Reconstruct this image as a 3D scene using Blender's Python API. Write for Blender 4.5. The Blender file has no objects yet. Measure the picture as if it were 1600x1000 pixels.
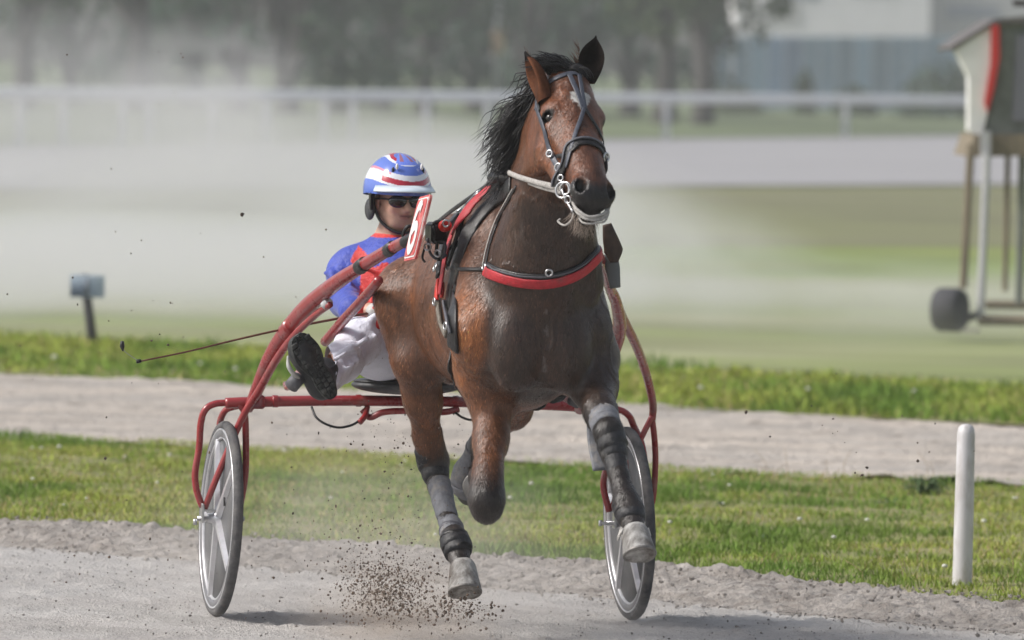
import bpy, math, random
import numpy as np
from mathutils import Vector, Matrix
from mathutils.bvhtree import BVHTree
random.seed(7); rng = np.random.default_rng(11)
scn = bpy.context.scene
COL = scn.collection
R = math.radians

# ------------------------------------------------------------------ camera
FPX = 12900.0                      # focal length in pixels of the 1600 px wide photograph
CAMH = 2.0
CAM = np.array([0.0, 0.0, CAMH])
PITCH = math.atan(395.0 / FPX)
ROLL = R(1.25)
r0 = np.array([1.0, 0, 0]); f0 = np.array([0, math.cos(PITCH), -math.sin(PITCH)]); u0 = np.cross(r0, f0)
CR = math.cos(ROLL) * r0 + math.sin(ROLL) * u0
CU = np.cross(CR, f0)
cd = bpy.data.cameras.new('camera'); co = bpy.data.objects.new('camera', cd); COL.objects.link(co)
co.matrix_world = Matrix(((CR[0], CU[0], -f0[0], 0), (CR[1], CU[1], -f0[1], 0), (CR[2], CU[2], -f0[2], CAMH), (0, 0, 0, 1)))
cd.sensor_width = 36.0; cd.lens = FPX / 1600.0 * 36.0
cd.clip_start = 1.0; cd.clip_end = 6000.0
cd.dof.use_dof = True; cd.dof.focus_distance = 28.6; cd.dof.aperture_fstop = 5.4; cd.dof.aperture_blades = 0
scn.camera = co

# ------------------------------------------------------------------ sky, sun, exposure
SUN_EL, SUN_AZ = R(42), R(-97)    # azimuth measured from +Y towards +X: sun stands to the left, a little behind the camera
w = bpy.data.worlds.new('World'); scn.world = w; w.use_nodes = True
nt = w.node_tree
bg = nt.nodes['Background']; sk = nt.nodes.new('ShaderNodeTexSky'); sk.sky_type = 'NISHITA'; sk.sun_disc = False
sk.sun_elevation = SUN_EL; sk.sun_rotation = SUN_AZ; sk.dust_density = 3.0; sk.air_density = 1.0; sk.ozone_density = 1.0
hs = nt.nodes.new('ShaderNodeHueSaturation'); hs.inputs['Saturation'].default_value = 0.45
nt.links.new(sk.outputs[0], hs.inputs['Color']); nt.links.new(hs.outputs[0], bg.inputs['Color'])
bg.inputs['Strength'].default_value = 0.128
sd = bpy.data.lights.new('sun', 'SUN'); so = bpy.data.objects.new('sun', sd); COL.objects.link(so)
sd.energy = 2.6; sd.angle = R(15); sd.color = (1.0, 0.95, 0.89)
sv = Vector((math.sin(SUN_AZ) * math.cos(SUN_EL), math.cos(SUN_AZ) * math.cos(SUN_EL), math.sin(SUN_EL)))
so.rotation_euler = sv.to_track_quat('Z', 'Y').to_euler()
so.location = (-20, 0, 30)
scn.view_settings.view_transform = 'Standard'; scn.view_settings.look = 'None'
scn.view_settings.exposure = 0.25; scn.view_settings.gamma = 1.0
scn.cycles.use_denoising = True
scn.cycles.max_bounces = 8; scn.cycles.volume_bounces = 3; scn.cycles.transparent_max_bounces = 12
scn.cycles.diffuse_bounces = 3; scn.cycles.glossy_bounces = 3
scn.cycles.caustics_reflective = False; scn.cycles.caustics_refractive = False

# ------------------------------------------------------------------ geometry of the view (used to place things at their measured distance)
def ray(px, py):
    d = ((px - 800) / FPX) * CR + ((500 - py) / FPX) * CU + f0
    return d
def G(px, py, z=0.0):
    d = ray(px, py); t = (z - CAMH) / d[2]
    return CAM + t * d
def W(px, py, Y):
    d = ray(px, py); return CAM + d * (Y / d[1])
YAW = R(10.5)
RU = np.array([math.sin(YAW), -math.cos(YAW), 0.0]); RR = np.array([math.cos(YAW), math.sin(YAW), 0.0])
ORG = (G(345, 963) + G(983, 970)) / 2
def L(px, py, s):                  # rig frame: x to the driver's left side, y backwards, z up, s metres ahead of the axle
    d = ray(px, py); p0 = ORG + RU * s
    t = np.dot(p0 - CAM, RU) / np.dot(d, RU)
    q = CAM + t * d - ORG
    return np.array([np.dot(q, RR), -s, q[2]])
def rig2w(p):
    p = np.asarray(p); return ORG + p[..., 0:1] * RR + p[..., 1:2] * (-RU) + p[..., 2:3] * np.array([0, 0, 1.0])
RIGM = Matrix(((RR[0], -RU[0], 0, ORG[0]), (RR[1], -RU[1], 0, ORG[1]), (0, 0, 1, 0), (0, 0, 0, 1)))
def proj(p):                       # world point to photo pixel (for my own checks)
    q = np.asarray(p) - CAM; z = q @ f0
    return 800 + FPX * (q @ CR) / z, 500 - FPX * (q @ CU) / z

# ------------------------------------------------------------------ objects
def props(o, label=None, cat=None, group=None, kind=None):
    for k, v in (('label', label), ('category', cat), ('group', group), ('kind', kind)):
        if v: o[k] = v
    return o
def thing(name, label, cat, origin=(0, 0, 0), rot=0.0, group=None, rig=False):
    o = bpy.data.objects.new(name, None); COL.objects.link(o); o.empty_display_size = 0.2
    if rig:
        o.location = Vector(rig2w(np.array(origin, float))); o.rotation_euler = (0, 0, YAW)
    else:
        o.location = origin; o.rotation_euler = (0, 0, rot)
    o['_o'] = list(map(float, origin)) if rig else [0.0, 0.0, 0.0]
    return props(o, label, cat, group)
def root_off(p):
    while p is not None and '_o' not in p: p = p.parent
    return np.array(p['_o']) if p is not None else np.zeros(3)
def mesh(name, V, F, mat, parent=None, smooth=True, attrs=None, loc=None, sub=True):
    V = np.asarray(V, float)
    if parent is not None: V = V - root_off(parent)
    me = bpy.data.meshes.new(name)
    if isinstance(F, np.ndarray):
        n = F.shape[1]
        me.vertices.add(len(V)); me.vertices.foreach_set('co', V.astype(np.float32).ravel())
        me.loops.add(F.size); me.loops.foreach_set('vertex_index', F.astype(np.int32).ravel())
        me.polygons.add(len(F)); me.polygons.foreach_set('loop_start', np.arange(0, F.size, n, dtype=np.int32))
        me.polygons.foreach_set('loop_total', np.full(len(F), n, np.int32))
        me.update(calc_edges=True); me.validate()
    else:
        me.from_pydata(V.tolist(), [], F); me.update()
    me.polygons.foreach_set('use_smooth', [smooth] * len(me.polygons))
    for k, a in (attrs or {}).items():
        a = np.asarray(a, float)
        if a.ndim == 1: a = np.stack([a, a, a, np.ones_like(a)], 1)
        if a.shape[1] == 3: a = np.concatenate([a, np.ones((len(a), 1))], 1)
        at = me.color_attributes.new(k, 'FLOAT_COLOR', 'POINT'); at.data.foreach_set('color', a.astype(np.float32).ravel())
    if mat: me.materials.append(mat)
    o = bpy.data.objects.new(name, me); COL.objects.link(o)
    if parent is not None: o.parent = parent
    return o
class Geo:                         # collects pieces of one mesh
    def __init__(s): s.V = []; s.F = []; s.n = 0; s.A = []
    def add(s, V, F, a=None):
        V = np.asarray(V, float); s.V.append(V); s.F += [tuple(int(i) + s.n for i in f) for f in F]; s.n += len(V)
        s.A.append(np.tile(np.asarray(a, float), (len(V), 1)) if a is not None else np.ones((len(V), 3)))
        return s
    def obj(s, name, mat, parent=None, smooth=True, attr=None):
        return mesh(name, np.concatenate(s.V), s.F, mat, parent, smooth, {attr: np.concatenate(s.A)} if attr else None)

def box(c, d, rz=0.0, bev=0.0):
    c = np.asarray(c, float); d = np.asarray(d, float) / 2
    if bev <= 0:
        V = np.array([[x, y, z] for x in (-1, 1) for y in (-1, 1) for z in (-1, 1)], float) * d
        F = [(0, 1, 3, 2), (4, 6, 7, 5), (0, 4, 5, 1), (2, 3, 7, 6), (0, 2, 6, 4), (1, 5, 7, 3)]
    else:
        b = bev; V = []; idx = {}
        for x in (-1, 1):
            for y in (-1, 1):
                for z in (-1, 1):
                    for a in range(3):
                        s = np.array([x, y, z], float); e = d.copy(); e2 = e - b; e2[a] = e[a]
                        idx[(x, y, z, a)] = len(V); V.append(s * e2)
        F = []
        for a in range(3):
            o1, o2 = [i for i in range(3) if i != a]
            for s in (-1, 1):
                q = []
                for (p1, p2) in ((-1, -1), (1, -1), (1, 1), (-1, 1)):
                    k = [0, 0, 0]; k[a] = s; k[o1] = p1; k[o2] = p2; q.append(idx[(*k, a)])
                if (s == 1) == (a == 1): q.reverse()
                F.append(tuple(q))
            for p1 in (-1, 1):
                for p2 in (-1, 1):
                    k0 = [0, 0, 0]; k0[a] = -1; k0[o1] = p1; k0[o2] = p2; k1 = list(k0); k1[a] = 1
                    F.append((idx[(*k0, o1)], idx[(*k1, o1)], idx[(*k1, o2)], idx[(*k0, o2)]))
        for x in (-1, 1):
            for y in (-1, 1):
                for z in (-1, 1):
                    F.append((idx[(x, y, z, 0)], idx[(x, y, z, 1)], idx[(x, y, z, 2)]))
        V = np.array(V)
    ca, sa = math.cos(rz), math.sin(rz)
    V = np.stack([V[:, 0] * ca - V[:, 1] * sa, V[:, 0] * sa + V[:, 1] * ca, V[:, 2]], 1) + c
    return V, F
def catmull(P, n=8):
    P = np.asarray(P, float)
    if len(P) < 3: 
        t = np.linspace(0, 1, n + 1)[:, None]; return P[0] * (1 - t) + P[-1] * t
    Q = np.vstack([2 * P[0] - P[1], P, 2 * P[-1] - P[-2]]); out = []
    for i in range(1, len(Q) - 2):
        a, b, c, d = Q[i - 1], Q[i], Q[i + 1], Q[i + 2]
        for t in np.linspace(0, 1, n, endpoint=False):
            out.append(0.5 * ((2 * b) + (c - a) * t + (2 * a - 5 * b + 4 * c - d) * t * t + (3 * b - a - 3 * c + d) * t ** 3))
    out.append(Q[-2]); return np.array(out)
def frames(P):
    T = np.gradient(P, axis=0); T /= np.linalg.norm(T, axis=1)[:, None] + 1e-12
    up = np.array([0, 0, 1.0]) if abs(T[0][2]) < 0.9 else np.array([1.0, 0, 0])
    N = np.zeros_like(P); n = np.cross(np.cross(T[0], up), T[0]); n /= np.linalg.norm(n)
    for i in range(len(P)):
        n = n - T[i] * np.dot(n, T[i]); n /= np.linalg.norm(n) + 1e-12; N[i] = n
    return T, N, np.cross(T, N)
def tube(P, r, n=8, smooth=6, flat=1.0, closed=False, cap=True):
    if smooth:
        k = len(P); rr = np.atleast_1d(r); P2 = catmull(P, smooth)
        if len(rr) > 1: rr = np.interp(np.linspace(0, k - 1, len(P2)), np.arange(k), rr)
        P, r = P2, rr
    P = np.asarray(P, float); r = np.broadcast_to(np.atleast_1d(r), (len(P),)) if np.size(r) == 1 else np.asarray(r)
    T, N, B = frames(P); a = np.linspace(0, 2 * math.pi, n, endpoint=False)
    V = (P[:, None] + r[:, None, None] * (np.cos(a)[None, :, None] * N[:, None] + flat * np.sin(a)[None, :, None] * B[:, None])).reshape(-1, 3)
    F = []; m = len(P)
    for i in range(m - 1 if not closed else m):
        i2 = (i + 1) % m
        for j in range(n):
            j2 = (j + 1) % n; F.append((i * n + j, i * n + j2, i2 * n + j2, i2 * n + j))
    if cap and not closed:
        F.append(tuple(range(n))[::-1]); F.append(tuple(range((m - 1) * n, m * n)))
    return V, F
def ribbon(P, Nn, wdt, th, lift=0.0, prof=0):
    P = np.asarray(P, float); Nn = np.asarray(Nn, float)
    T = np.gradient(P, axis=0); T /= np.linalg.norm(T, axis=1)[:, None] + 1e-12
    S = np.cross(T, Nn); S /= np.linalg.norm(S, axis=1)[:, None] + 1e-12
    wdt = np.broadcast_to(np.atleast_1d(wdt), (len(P),)) if np.size(wdt) == 1 else np.interp(np.linspace(0, 1, len(P)), np.linspace(0, 1, len(wdt)), wdt)
    pr = [(-.5, 0), (-.5, .7), (-.38, 1), (.38, 1), (.5, .7), (.5, 0)]
    V = np.stack([P + S * (wdt * a)[:, None] + Nn * (lift + th * b) for a, b in pr], 1).reshape(-1, 3); n = len(pr); F = []
    for i in range(len(P) - 1):
        for j in range(n):
            j2 = (j + 1) % n; F.append((i * n + j, i * n + j2, (i + 1) * n + j2, (i + 1) * n + j))
    F.append(tuple(range(n))[::-1]); F.append(tuple(range((len(P) - 1) * n, len(P) * n)))
    return V, F
def lathe(prof, n=24, c=(0, 0, 0), axis=(0, 0, 1)):
    prof = np.asarray(prof, float); a = np.linspace(0, 2 * math.pi, n, endpoint=False)
    V = np.stack([prof[:, 0:1] * np.cos(a), prof[:, 0:1] * np.sin(a), np.repeat(prof[:, 1:2], n, 1)], 2).reshape(-1, 3)
    q = Vector((0, 0, 1)).rotation_difference(Vector(axis)).to_matrix(); V = V @ np.array(q).T + np.asarray(c)
    F = []
    for i in range(len(prof) - 1):
        for j in range(n):
            j2 = (j + 1) % n; F.append((i * n + j, i * n + j2, (i + 1) * n + j2, (i + 1) * n + j))
    F.append(tuple(range(n))[::-1]); F.append(tuple(range((len(prof) - 1) * n, len(prof) * n)))
    return V, F
def ellips(c, r, n=20, m=12, M=None):
    V = []; 
    th = np.linspace(0.001, math.pi - 0.001, m)
    a = np.linspace(0, 2 * math.pi, n, endpoint=False)
    V = np.stack([np.sin(th)[:, None] * np.cos(a), np.sin(th)[:, None] * np.sin(a), np.repeat(np.cos(th)[:, None], n, 1)], 2).reshape(-1, 3) * np.asarray(r)
    if M is not None: V = V @ np.asarray(M).T
    V = V + np.asarray(c); F = []
    for i in range(m - 1):
        for j in range(n):
            j2 = (j + 1) % n; F.append((i * n + j, (i + 1) * n + j, (i + 1) * n + j2, i * n + j2))
    return V, F

# ------------------------------------------------------------------ value noise in numpy
def _h(i, j, k, sd):
    x = (i * 374761393 + j * 668265263 + k * 2147483647 + sd * 1274126177) & 0xffffffff
    x = ((x ^ (x >> 13)) * 1274126177) & 0xffffffff
    return ((x ^ (x >> 16)) & 0xffff) / 65535.0
def vnoise(P, scale=1.0, sd=0):
    P = np.asarray(P, float) * scale
    if P.shape[1] == 2: P = np.concatenate([P, np.zeros((len(P), 1))], 1)
    i = np.floor(P).astype(np.int64); f = P - i; f = f * f * (3 - 2 * f); o = 0
    for a in (0, 1):
        for b in (0, 1):
            for c in (0, 1):
                wt = (f[:, 0] if a else 1 - f[:, 0]) * (f[:, 1] if b else 1 - f[:, 1]) * (f[:, 2] if c else 1 - f[:, 2])
                o = o + wt * _h(i[:, 0] + a, i[:, 1] + b, i[:, 2] + c, sd)
    return o
def fbm(P, scale=1.0, oc=4, sd=0):
    o = 0; a = 0.5
    for k in range(oc): o = o + a * vnoise(P, scale * 2 ** k, sd + k * 17); a *= 0.5
    return o / (1 - 0.5 ** oc)

# ------------------------------------------------------------------ smooth implicit bodies, meshed by surface nets
class Field:
    def __init__(s, lo, hi, h):
        s.lo = np.array(lo, float); s.h = h; s.n = np.ceil((np.array(hi) - s.lo) / h).astype(int) + 1
        s.a = np.full(tuple(s.n), 1.0, np.float32)
    def _sub(s, lo, hi):
        i0 = np.clip(np.floor((lo - s.lo) / s.h).astype(int), 0, s.n - 1); i1 = np.clip(np.ceil((hi - s.lo) / s.h).astype(int) + 1, 1, s.n)
        ax = [(s.lo[k] + s.h * np.arange(i0[k], i1[k])).astype(np.float32) for k in range(3)]
        sl = tuple(slice(i0[k], i1[k]) for k in range(3))
        return sl, ax[0][:, None, None], ax[1][None, :, None], ax[2][None, None, :]
    def _comb(s, sl, b, k, sub=False):
        a = s.a[sl]
        if sub:
            b = -b; h = np.clip(0.5 - 0.5 * (b - a) / k, 0, 1); s.a[sl] = a * h + b * (1 - h) + k * h * (1 - h) if False else np.maximum(a, b) + np.maximum(k - np.abs(a - b), 0) ** 2 / (4 * k)
        else:
            s.a[sl] = np.minimum(a, b) - np.maximum(k - np.abs(a - b), 0) ** 2 / (4 * k)
    def cone(s, p, q, r1, r2, k=0.03, sub=False, sc=None):
        p = np.asarray(p, float); q = np.asarray(q, float); m = max(r1, r2) + k + 3 * s.h
        if sc is not None: m = max(r1, r2) * max(sc) + k + 3 * s.h
        sl, X, Y, Z = s._sub(np.minimum(p, q) - m, np.maximum(p, q) + m)
        d = q - p; l2 = float(d @ d) + 1e-9
        t = np.clip(((X - p[0]) * d[0] + (Y - p[1]) * d[1] + (Z - p[2]) * d[2]) / l2, 0, 1)
        dx = X - p[0] - t * d[0]; dy = Y - p[1] - t * d[1]; dz = Z - p[2] - t * d[2]
        if sc is not None: dx = dx / sc[0]; dy = dy / sc[1]; dz = dz / sc[2]
        b = np.sqrt(dx * dx + dy * dy + dz * dz) - (r1 + (r2 - r1) * t)
        s._comb(sl, b.astype(np.float32), k, sub)
    def chain(s, pts, k=0.03, sc=None):
        for a, b in zip(pts[:-1], pts[1:]): s.cone(a[0], b[0], a[1], b[1], k, sc=sc)
    def ell(s, c, r, k=0.04, M=None, sub=False):
        c = np.asarray(c, float); r = np.asarray(r, float); m = max(r) + k + 3 * s.h
        sl, X, Y, Z = s._sub(c - m, c + m); X = X - c[0]; Y = Y - c[1]; Z = Z - c[2]
        if M is not None:
            M = np.asarray(M); X, Y, Z = (M[0, 0] * X + M[1, 0] * Y + M[2, 0] * Z, M[0, 1] * X + M[1, 1] * Y + M[2, 1] * Z, M[0, 2] * X + M[1, 2] * Y + M[2, 2] * Z)
        k0 = np.sqrt((X / r[0]) ** 2 + (Y / r[1]) ** 2 + (Z / r[2]) ** 2)
        k1 = np.sqrt((X / r[0] ** 2) ** 2 + (Y / r[1] ** 2) ** 2 + (Z / r[2] ** 2) ** 2)
        b = k0 * (k0 - 1) / np.maximum(k1, 1e-6); b = np.where(k0 < 0.05, -min(r), b)
        s._comb(sl, b.astype(np.float32), k, sub)
    def nets(s, iso=0.0):
        a = s.a - iso; ins = a < 0
        c = np.zeros(tuple(s.n - 1), np.int8)
        for i in (0, 1):
            for j in (0, 1):
                for k in (0, 1):
                    c += ins[i:s.n[0] - 1 + i, j:s.n[1] - 1 + j, k:s.n[2] - 1 + k]
        act = np.argwhere((c > 0) & (c < 8)); idx = np.full(c.shape, -1, np.int64); idx[tuple(act.T)] = np.arange(len(act))
        acc = np.zeros((len(act), 3)); cnt = np.zeros(len(act))
        cr = [(0, 0, 0), (1, 0, 0), (0, 1, 0), (1, 1, 0), (0, 0, 1), (1, 0, 1), (0, 1, 1), (1, 1, 1)]
        val = [a[tuple((act + np.array(o)).T)] for o in cr]
        for e0 in range(8):
            for ax in range(3):
                if cr[e0][ax]: continue
                o = list(cr[e0]); o[ax] = 1; e1 = cr.index(tuple(o)); v0, v1 = val[e0], val[e1]
                m = (v0 < 0) != (v1 < 0); t = np.where(m, v0 / np.where(m, v0 - v1, 1), 0)
                p = np.tile(np.array(cr[e0], float), (len(act), 1)); p[:, ax] = t
                acc += p * m[:, None]; cnt += m
        V = s.lo + s.h * (act + acc / np.maximum(cnt, 1)[:, None])
        Fs = []
        for ax in range(3):
            o1, o2 = [(1, 2), (2, 0), (0, 1)][ax]
            A = [slice(None)] * 3; B = [slice(None)] * 3; A[ax] = slice(0, -1); B[ax] = slice(1, None)
            d = ins[tuple(A)] != ins[tuple(B)]; e = np.argwhere(d); e = e[(e[:, o1] > 0) & (e[:, o2] > 0) & (e[:, o1] < s.n[o1] - 1) & (e[:, o2] < s.n[o2] - 1)]
            u = np.zeros(3, int); v = np.zeros(3, int); u[o1] = 1; v[o2] = 1
            q = np.stack([idx[tuple((e - u - v).T)], idx[tuple((e - v).T)], idx[tuple(e.T)], idx[tuple((e - u).T)]], 1)
            fl = ~ins[tuple(e.T)]; q[fl] = q[fl][:, ::-1]; Fs.append(q)
        F = np.concatenate(Fs); F = F[(F >= 0).all(1)]
        return V, F
    def smooth(s, V, F, it=2, lam=0.5):
        for _ in range(it):
            acc = np.zeros_like(V); cnt = np.zeros(len(V))
            for i in range(4):
                j = (i + 1) % 4
                np.add.at(acc, F[:, i], V[F[:, j]]); np.add.at(cnt, F[:, i], 1)
                np.add.at(acc, F[:, j], V[F[:, i]]); np.add.at(cnt, F[:, j], 1)
            V = V + lam * (acc / np.maximum(cnt, 1)[:, None] - V)
        return V
def rotm(ax, ang): return np.array(Matrix.Rotation(ang, 3, ax))

# ------------------------------------------------------------------ materials
def mat(name, col=(.5, .5, .5), rough=0.6, metal=0.0, noise=0.0, nscale=20.0, bump=0.0, bscale=60.0, attr=None, spec=0.5, sheen=0.0, col2=None, coat=0.0, stretch=None, sss=0.0, dirt=None, trans=0.0, bdist=0.01, rnoise=0.0, alpha=1.0, isl=0.0):
    m = bpy.data.materials.new(name); m.use_nodes = True; n = m.node_tree.nodes; l = m.node_tree.links
    b = n['Principled BSDF']; b.inputs['Roughness'].default_value = rough; b.inputs['Metallic'].default_value = metal
    b.inputs['Specular IOR Level'].default_value = spec; b.inputs['Sheen Weight'].default_value = sheen; b.inputs['Coat Weight'].default_value = coat
    b.inputs['Alpha'].default_value = alpha
    if coat: b.inputs['Coat Roughness'].default_value = 0.15
    if trans: b.inputs['Transmission Weight'].default_value = trans
    if sss: b.inputs['Subsurface Weight'].default_value = sss; b.inputs['Subsurface Scale'].default_value = 0.02
    tc = n.new('ShaderNodeTexCoord'); vec = tc.outputs['Object']
    if stretch:
        mp = n.new('ShaderNodeMapping'); mp.inputs['Scale'].default_value = stretch; l.new(vec, mp.inputs[0]); vec = mp.outputs[0]
    src = None
    if attr:
        at = n.new('ShaderNodeAttribute'); at.attribute_name = attr; src = at.outputs['Color']
    def mixc(fac, a, c, mode='MIX'):
        mx = n.new('ShaderNodeMix'); mx.data_type = 'RGBA'; mx.blend_type = mode
        if isinstance(fac, (int, float)): mx.inputs[0].default_value = fac
        else: l.new(fac, mx.inputs[0])
        for s_, v in ((6, a), (7, c)):
            if isinstance(v, tuple): mx.inputs[s_].default_value = (*v, 1)
            else: l.new(v, mx.inputs[s_])
        return mx.outputs[2]
    def nz(scale, det=5, rough_=.6):
        t = n.new('ShaderNodeTexNoise'); t.inputs['Scale'].default_value = scale; t.inputs['Detail'].default_value = det; t.inputs['Roughness'].default_value = rough_
        l.new(vec, t.inputs['Vector']); return t.outputs['Fac']
    def ramp(f, a, c):
        mr = n.new('ShaderNodeMapRange'); mr.inputs['From Min'].default_value = a; mr.inputs['From Max'].default_value = c; l.new(f, mr.inputs['Value']); return mr.outputs[0]
    cur = src if src is not None else tuple(col)
    if col2 is not None: cur = mixc(ramp(nz(nscale), .38, .62), cur, tuple(col2))
    if noise:
        mr = n.new('ShaderNodeMapRange'); mr.inputs['From Min'].default_value = .3; mr.inputs['From Max'].default_value = .7
        mr.inputs['To Min'].default_value = 1 - noise; mr.inputs['To Max'].default_value = 1 + noise; l.new(nz(nscale * 1.7), mr.inputs['Value'])
        cc = n.new('ShaderNodeCombineColor'); [l.new(mr.outputs[0], cc.inputs[i]) for i in range(3)]
        cur = mixc(1.0, cur, cc.outputs[0], 'MULTIPLY')
    if isl:
        g = n.new('ShaderNodeNewGeometry'); mr = n.new('ShaderNodeMapRange'); mr.inputs['To Min'].default_value = 1 - isl; mr.inputs['To Max'].default_value = 1 + isl
        l.new(g.outputs['Random Per Island'], mr.inputs['Value']); cc = n.new('ShaderNodeCombineColor'); [l.new(mr.outputs[0], cc.inputs[i]) for i in range(3)]
        cur = mixc(1.0, cur, cc.outputs[0], 'MULTIPLY')
    if dirt: cur = mixc(ramp(nz(dirt[3], 6, .65), dirt[1], dirt[2]), cur, tuple(dirt[0]))
    if isinstance(cur, tuple): b.inputs['Base Color'].default_value = (*cur, 1)
    else: l.new(cur, b.inputs['Base Color'])
    if rnoise:
        mr = n.new('ShaderNodeMapRange'); mr.inputs['From Min'].default_value = .3; mr.inputs['From Max'].default_value = .7
        mr.inputs['To Min'].default_value = max(0.05, rough - rnoise); mr.inputs['To Max'].default_value = min(1, rough + rnoise); l.new(nz(nscale * .8), mr.inputs['Value']); l.new(mr.outputs[0], b.inputs['Roughness'])
    if bump:
        bp = n.new('ShaderNodeBump'); bp.inputs['Strength'].default_value = bump; bp.inputs['Distance'].default_value = bdist
        l.new(nz(bscale, 6, .65), bp.inputs['Height']); l.new(bp.outputs[0], b.inputs['Normal'])
    return m
# ================================================================== HORSE
H0 = (0.0, -1.45, 0.0)
horse = thing('racehorse', 'wet dark bay trotting horse in bridle and red breast collar pulling the red sulky', 'horse', H0, rig=True)
def P3(x, s, z): return np.array([x, -s, z])
hf = Field((-0.42, -3.0, 0.08), (0.46, 0.30, 2.16), 0.0075)
# trunk
hf.ell(P3(0, 1.20, 1.17), (.265, .62, .30), .05)
hf.ell(P3(0, 1.62, 1.18), (.232, .42, .34), .08)
hf.ell(P3(0, 1.88, 1.14), (.212, .26, .28), .08)
hf.ell(P3(0.005, 1.70, 1.40), (.13, .30, .20), .10)
hf.ell(P3(0, .86, 1.24), (.222, .36, .255), .08)
hf.ell(P3(0, .64, 1.13), (.22, .20, .26), .08)
hf.ell(P3(0, 1.28, 1.35), (.16, .50, .14), .10)
for sx in (-1, 1):
    hf.cone(P3(sx * .10, 1.72, 1.46), P3(.152 if sx > 0 else -.178, 2.02, 1.12), .095, .100, .06)     # shoulder blade
    hf.ell(P3(sx * .088, 2.11, 1.05), (.085, .08, .14), .022)                        # breast muscle
    hf.ell(P3(.160 if sx > 0 else -.185, 1.92, 1.13), (.072, .12, .17), .025)
    hf.ell(P3(sx * .175, 1.80, .98), (.06, .10, .10), .03)
    hf.ell(P3(sx * .125, .72, 1.15), (.115, .25, .21), .06)
hf.cone(P3(0, 2.05, 1.03), P3(0, 1.75, .95), .10, .10, .08)
hf.cone(P3(0, 2.20, 1.16), P3(0, 2.19, .95), .010, .014, .02, sub=True)   # furrow between the breast muscles
for sx in (-1, 1):
    hf.cone(P3(sx * .10, 2.15, 1.22), P3(sx * .15, 2.10, 1.10), .012, .008, .03, sub=True)
    hf.cone(P3(sx * .255, 1.86, 1.30), P3(sx * .262, 1.90, 1.0), .010, .012, .02, sub=True)
# neck
nb = [(P3(0.0, 1.70, 1.46), .12), (L(842, 300, 1.98), .095), (L(862, 205, 2.14), .07), (L(876, 128, 2.24), .062)]
hf.chain(nb, .09)
nt_ = [(P3(0.01, 1.98, 1.20), .19), (L(850, 400, 2.10), .142), (L(864, 320, 2.20), .106), (L(879, 235, 2.30), .080)]
hf.chain(nt_, .10)
hf.chain([(L(848, 390, 2.00), .135), (L(860, 290, 2.10), .106), (L(874, 200, 2.22), .082)], .08)
for px1, px2 in ((800, 838), (905, 885)):
    hf.cone(L(px1 + 12, 440, 2.10), L(px2, 270, 2.27), .06, .045, .04)               # jugular groove ridges
# head
HA = L(884, 118, 2.30); HB = L(928, 318, 2.74)       # poll to muzzle
hx = HB - HA; hl = np.linalg.norm(hx); hz = hx / hl   # down the face
fw_ = np.cross(hz, np.array([1.0, 0.10, 0.0])); fw_ /= np.linalg.norm(fw_)
if fw_[1] > 0: fw_ = -fw_                             # out of the forehead, towards the viewer
sdv = np.cross(hz, fw_); sdv /= np.linalg.norm(sdv)
if sdv[0] < 0: sdv = -sdv
hyaw = rotm('Z', R(14))                               # face turned a little to its left
fw_ = hyaw @ fw_; fw_ -= hz * (fw_ @ hz); fw_ /= np.linalg.norm(fw_); sdv = np.cross(hz, fw_); sdv *= np.sign(sdv[0])
def HD(x, d, t): return HA + sdv * x + fw_ * d + hz * t     # x across, d out of the face, t down from the poll
MH = np.stack([sdv, fw_, hz], 1)
hf.ell(HD(0, -.04, .10), (.092, .105, .15), .04, MH)
hf.ell(HD(0, -.025, .20), (.098, .085, .12), .04, MH)
hf.cone(HD(0, -.03, .17), HD(0, .0, .50), .082, .052, .03)
hf.cone(HD(0, -.015, .34), HD(0, .005, .55), .058, .05, .03)
for sx in (-1, 1):
    hf.ell(HD(sx * .058, -.135, .20), (.038, .105, .115), .05, MH)                   # jowl
    hf.cone(HD(sx * .05, -.11, .27), HD(sx * .030, -.075, .52), .048, .032, .04)     # jaw bar
    hf.ell(HD(sx * .082, -.01, .190), (.030, .042, .040), .025, MH)                  # brow over the eye
    hf.cone(HD(sx * .082, -.03, .235), HD(sx * .060, -.025, .36), .020, .012, .02)   # facial crest
    hf.ell(HD(sx * .045, .012, .560), (.034, .036, .044), .022, MH)                  # nostril flare
    hf.ell(HD(sx * .088, -.012, .212), (.022, .022, .019), .012, MH, sub=True)       # eye socket
hf.ell(HD(0, -.012, .575), (.056, .048, .050), .03, MH)
hf.ell(HD(0, -.052, .598), (.042, .040, .034), .018, MH)                              # lower lip and chin
hf.ell(HD(0, -.075, .565), (.040, .036, .045), .03, MH)
for sx in (-1, 1):
    hf.ell(HD(sx * .052, .036, .567), (.0185, .030, .029), .006, MH, sub=True)       # nostril
hf.cone(HD(-.05, -.034, .604), HD(.05, -.034, .604), .006, .006, .008, sub=True)     # mouth line
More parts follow.
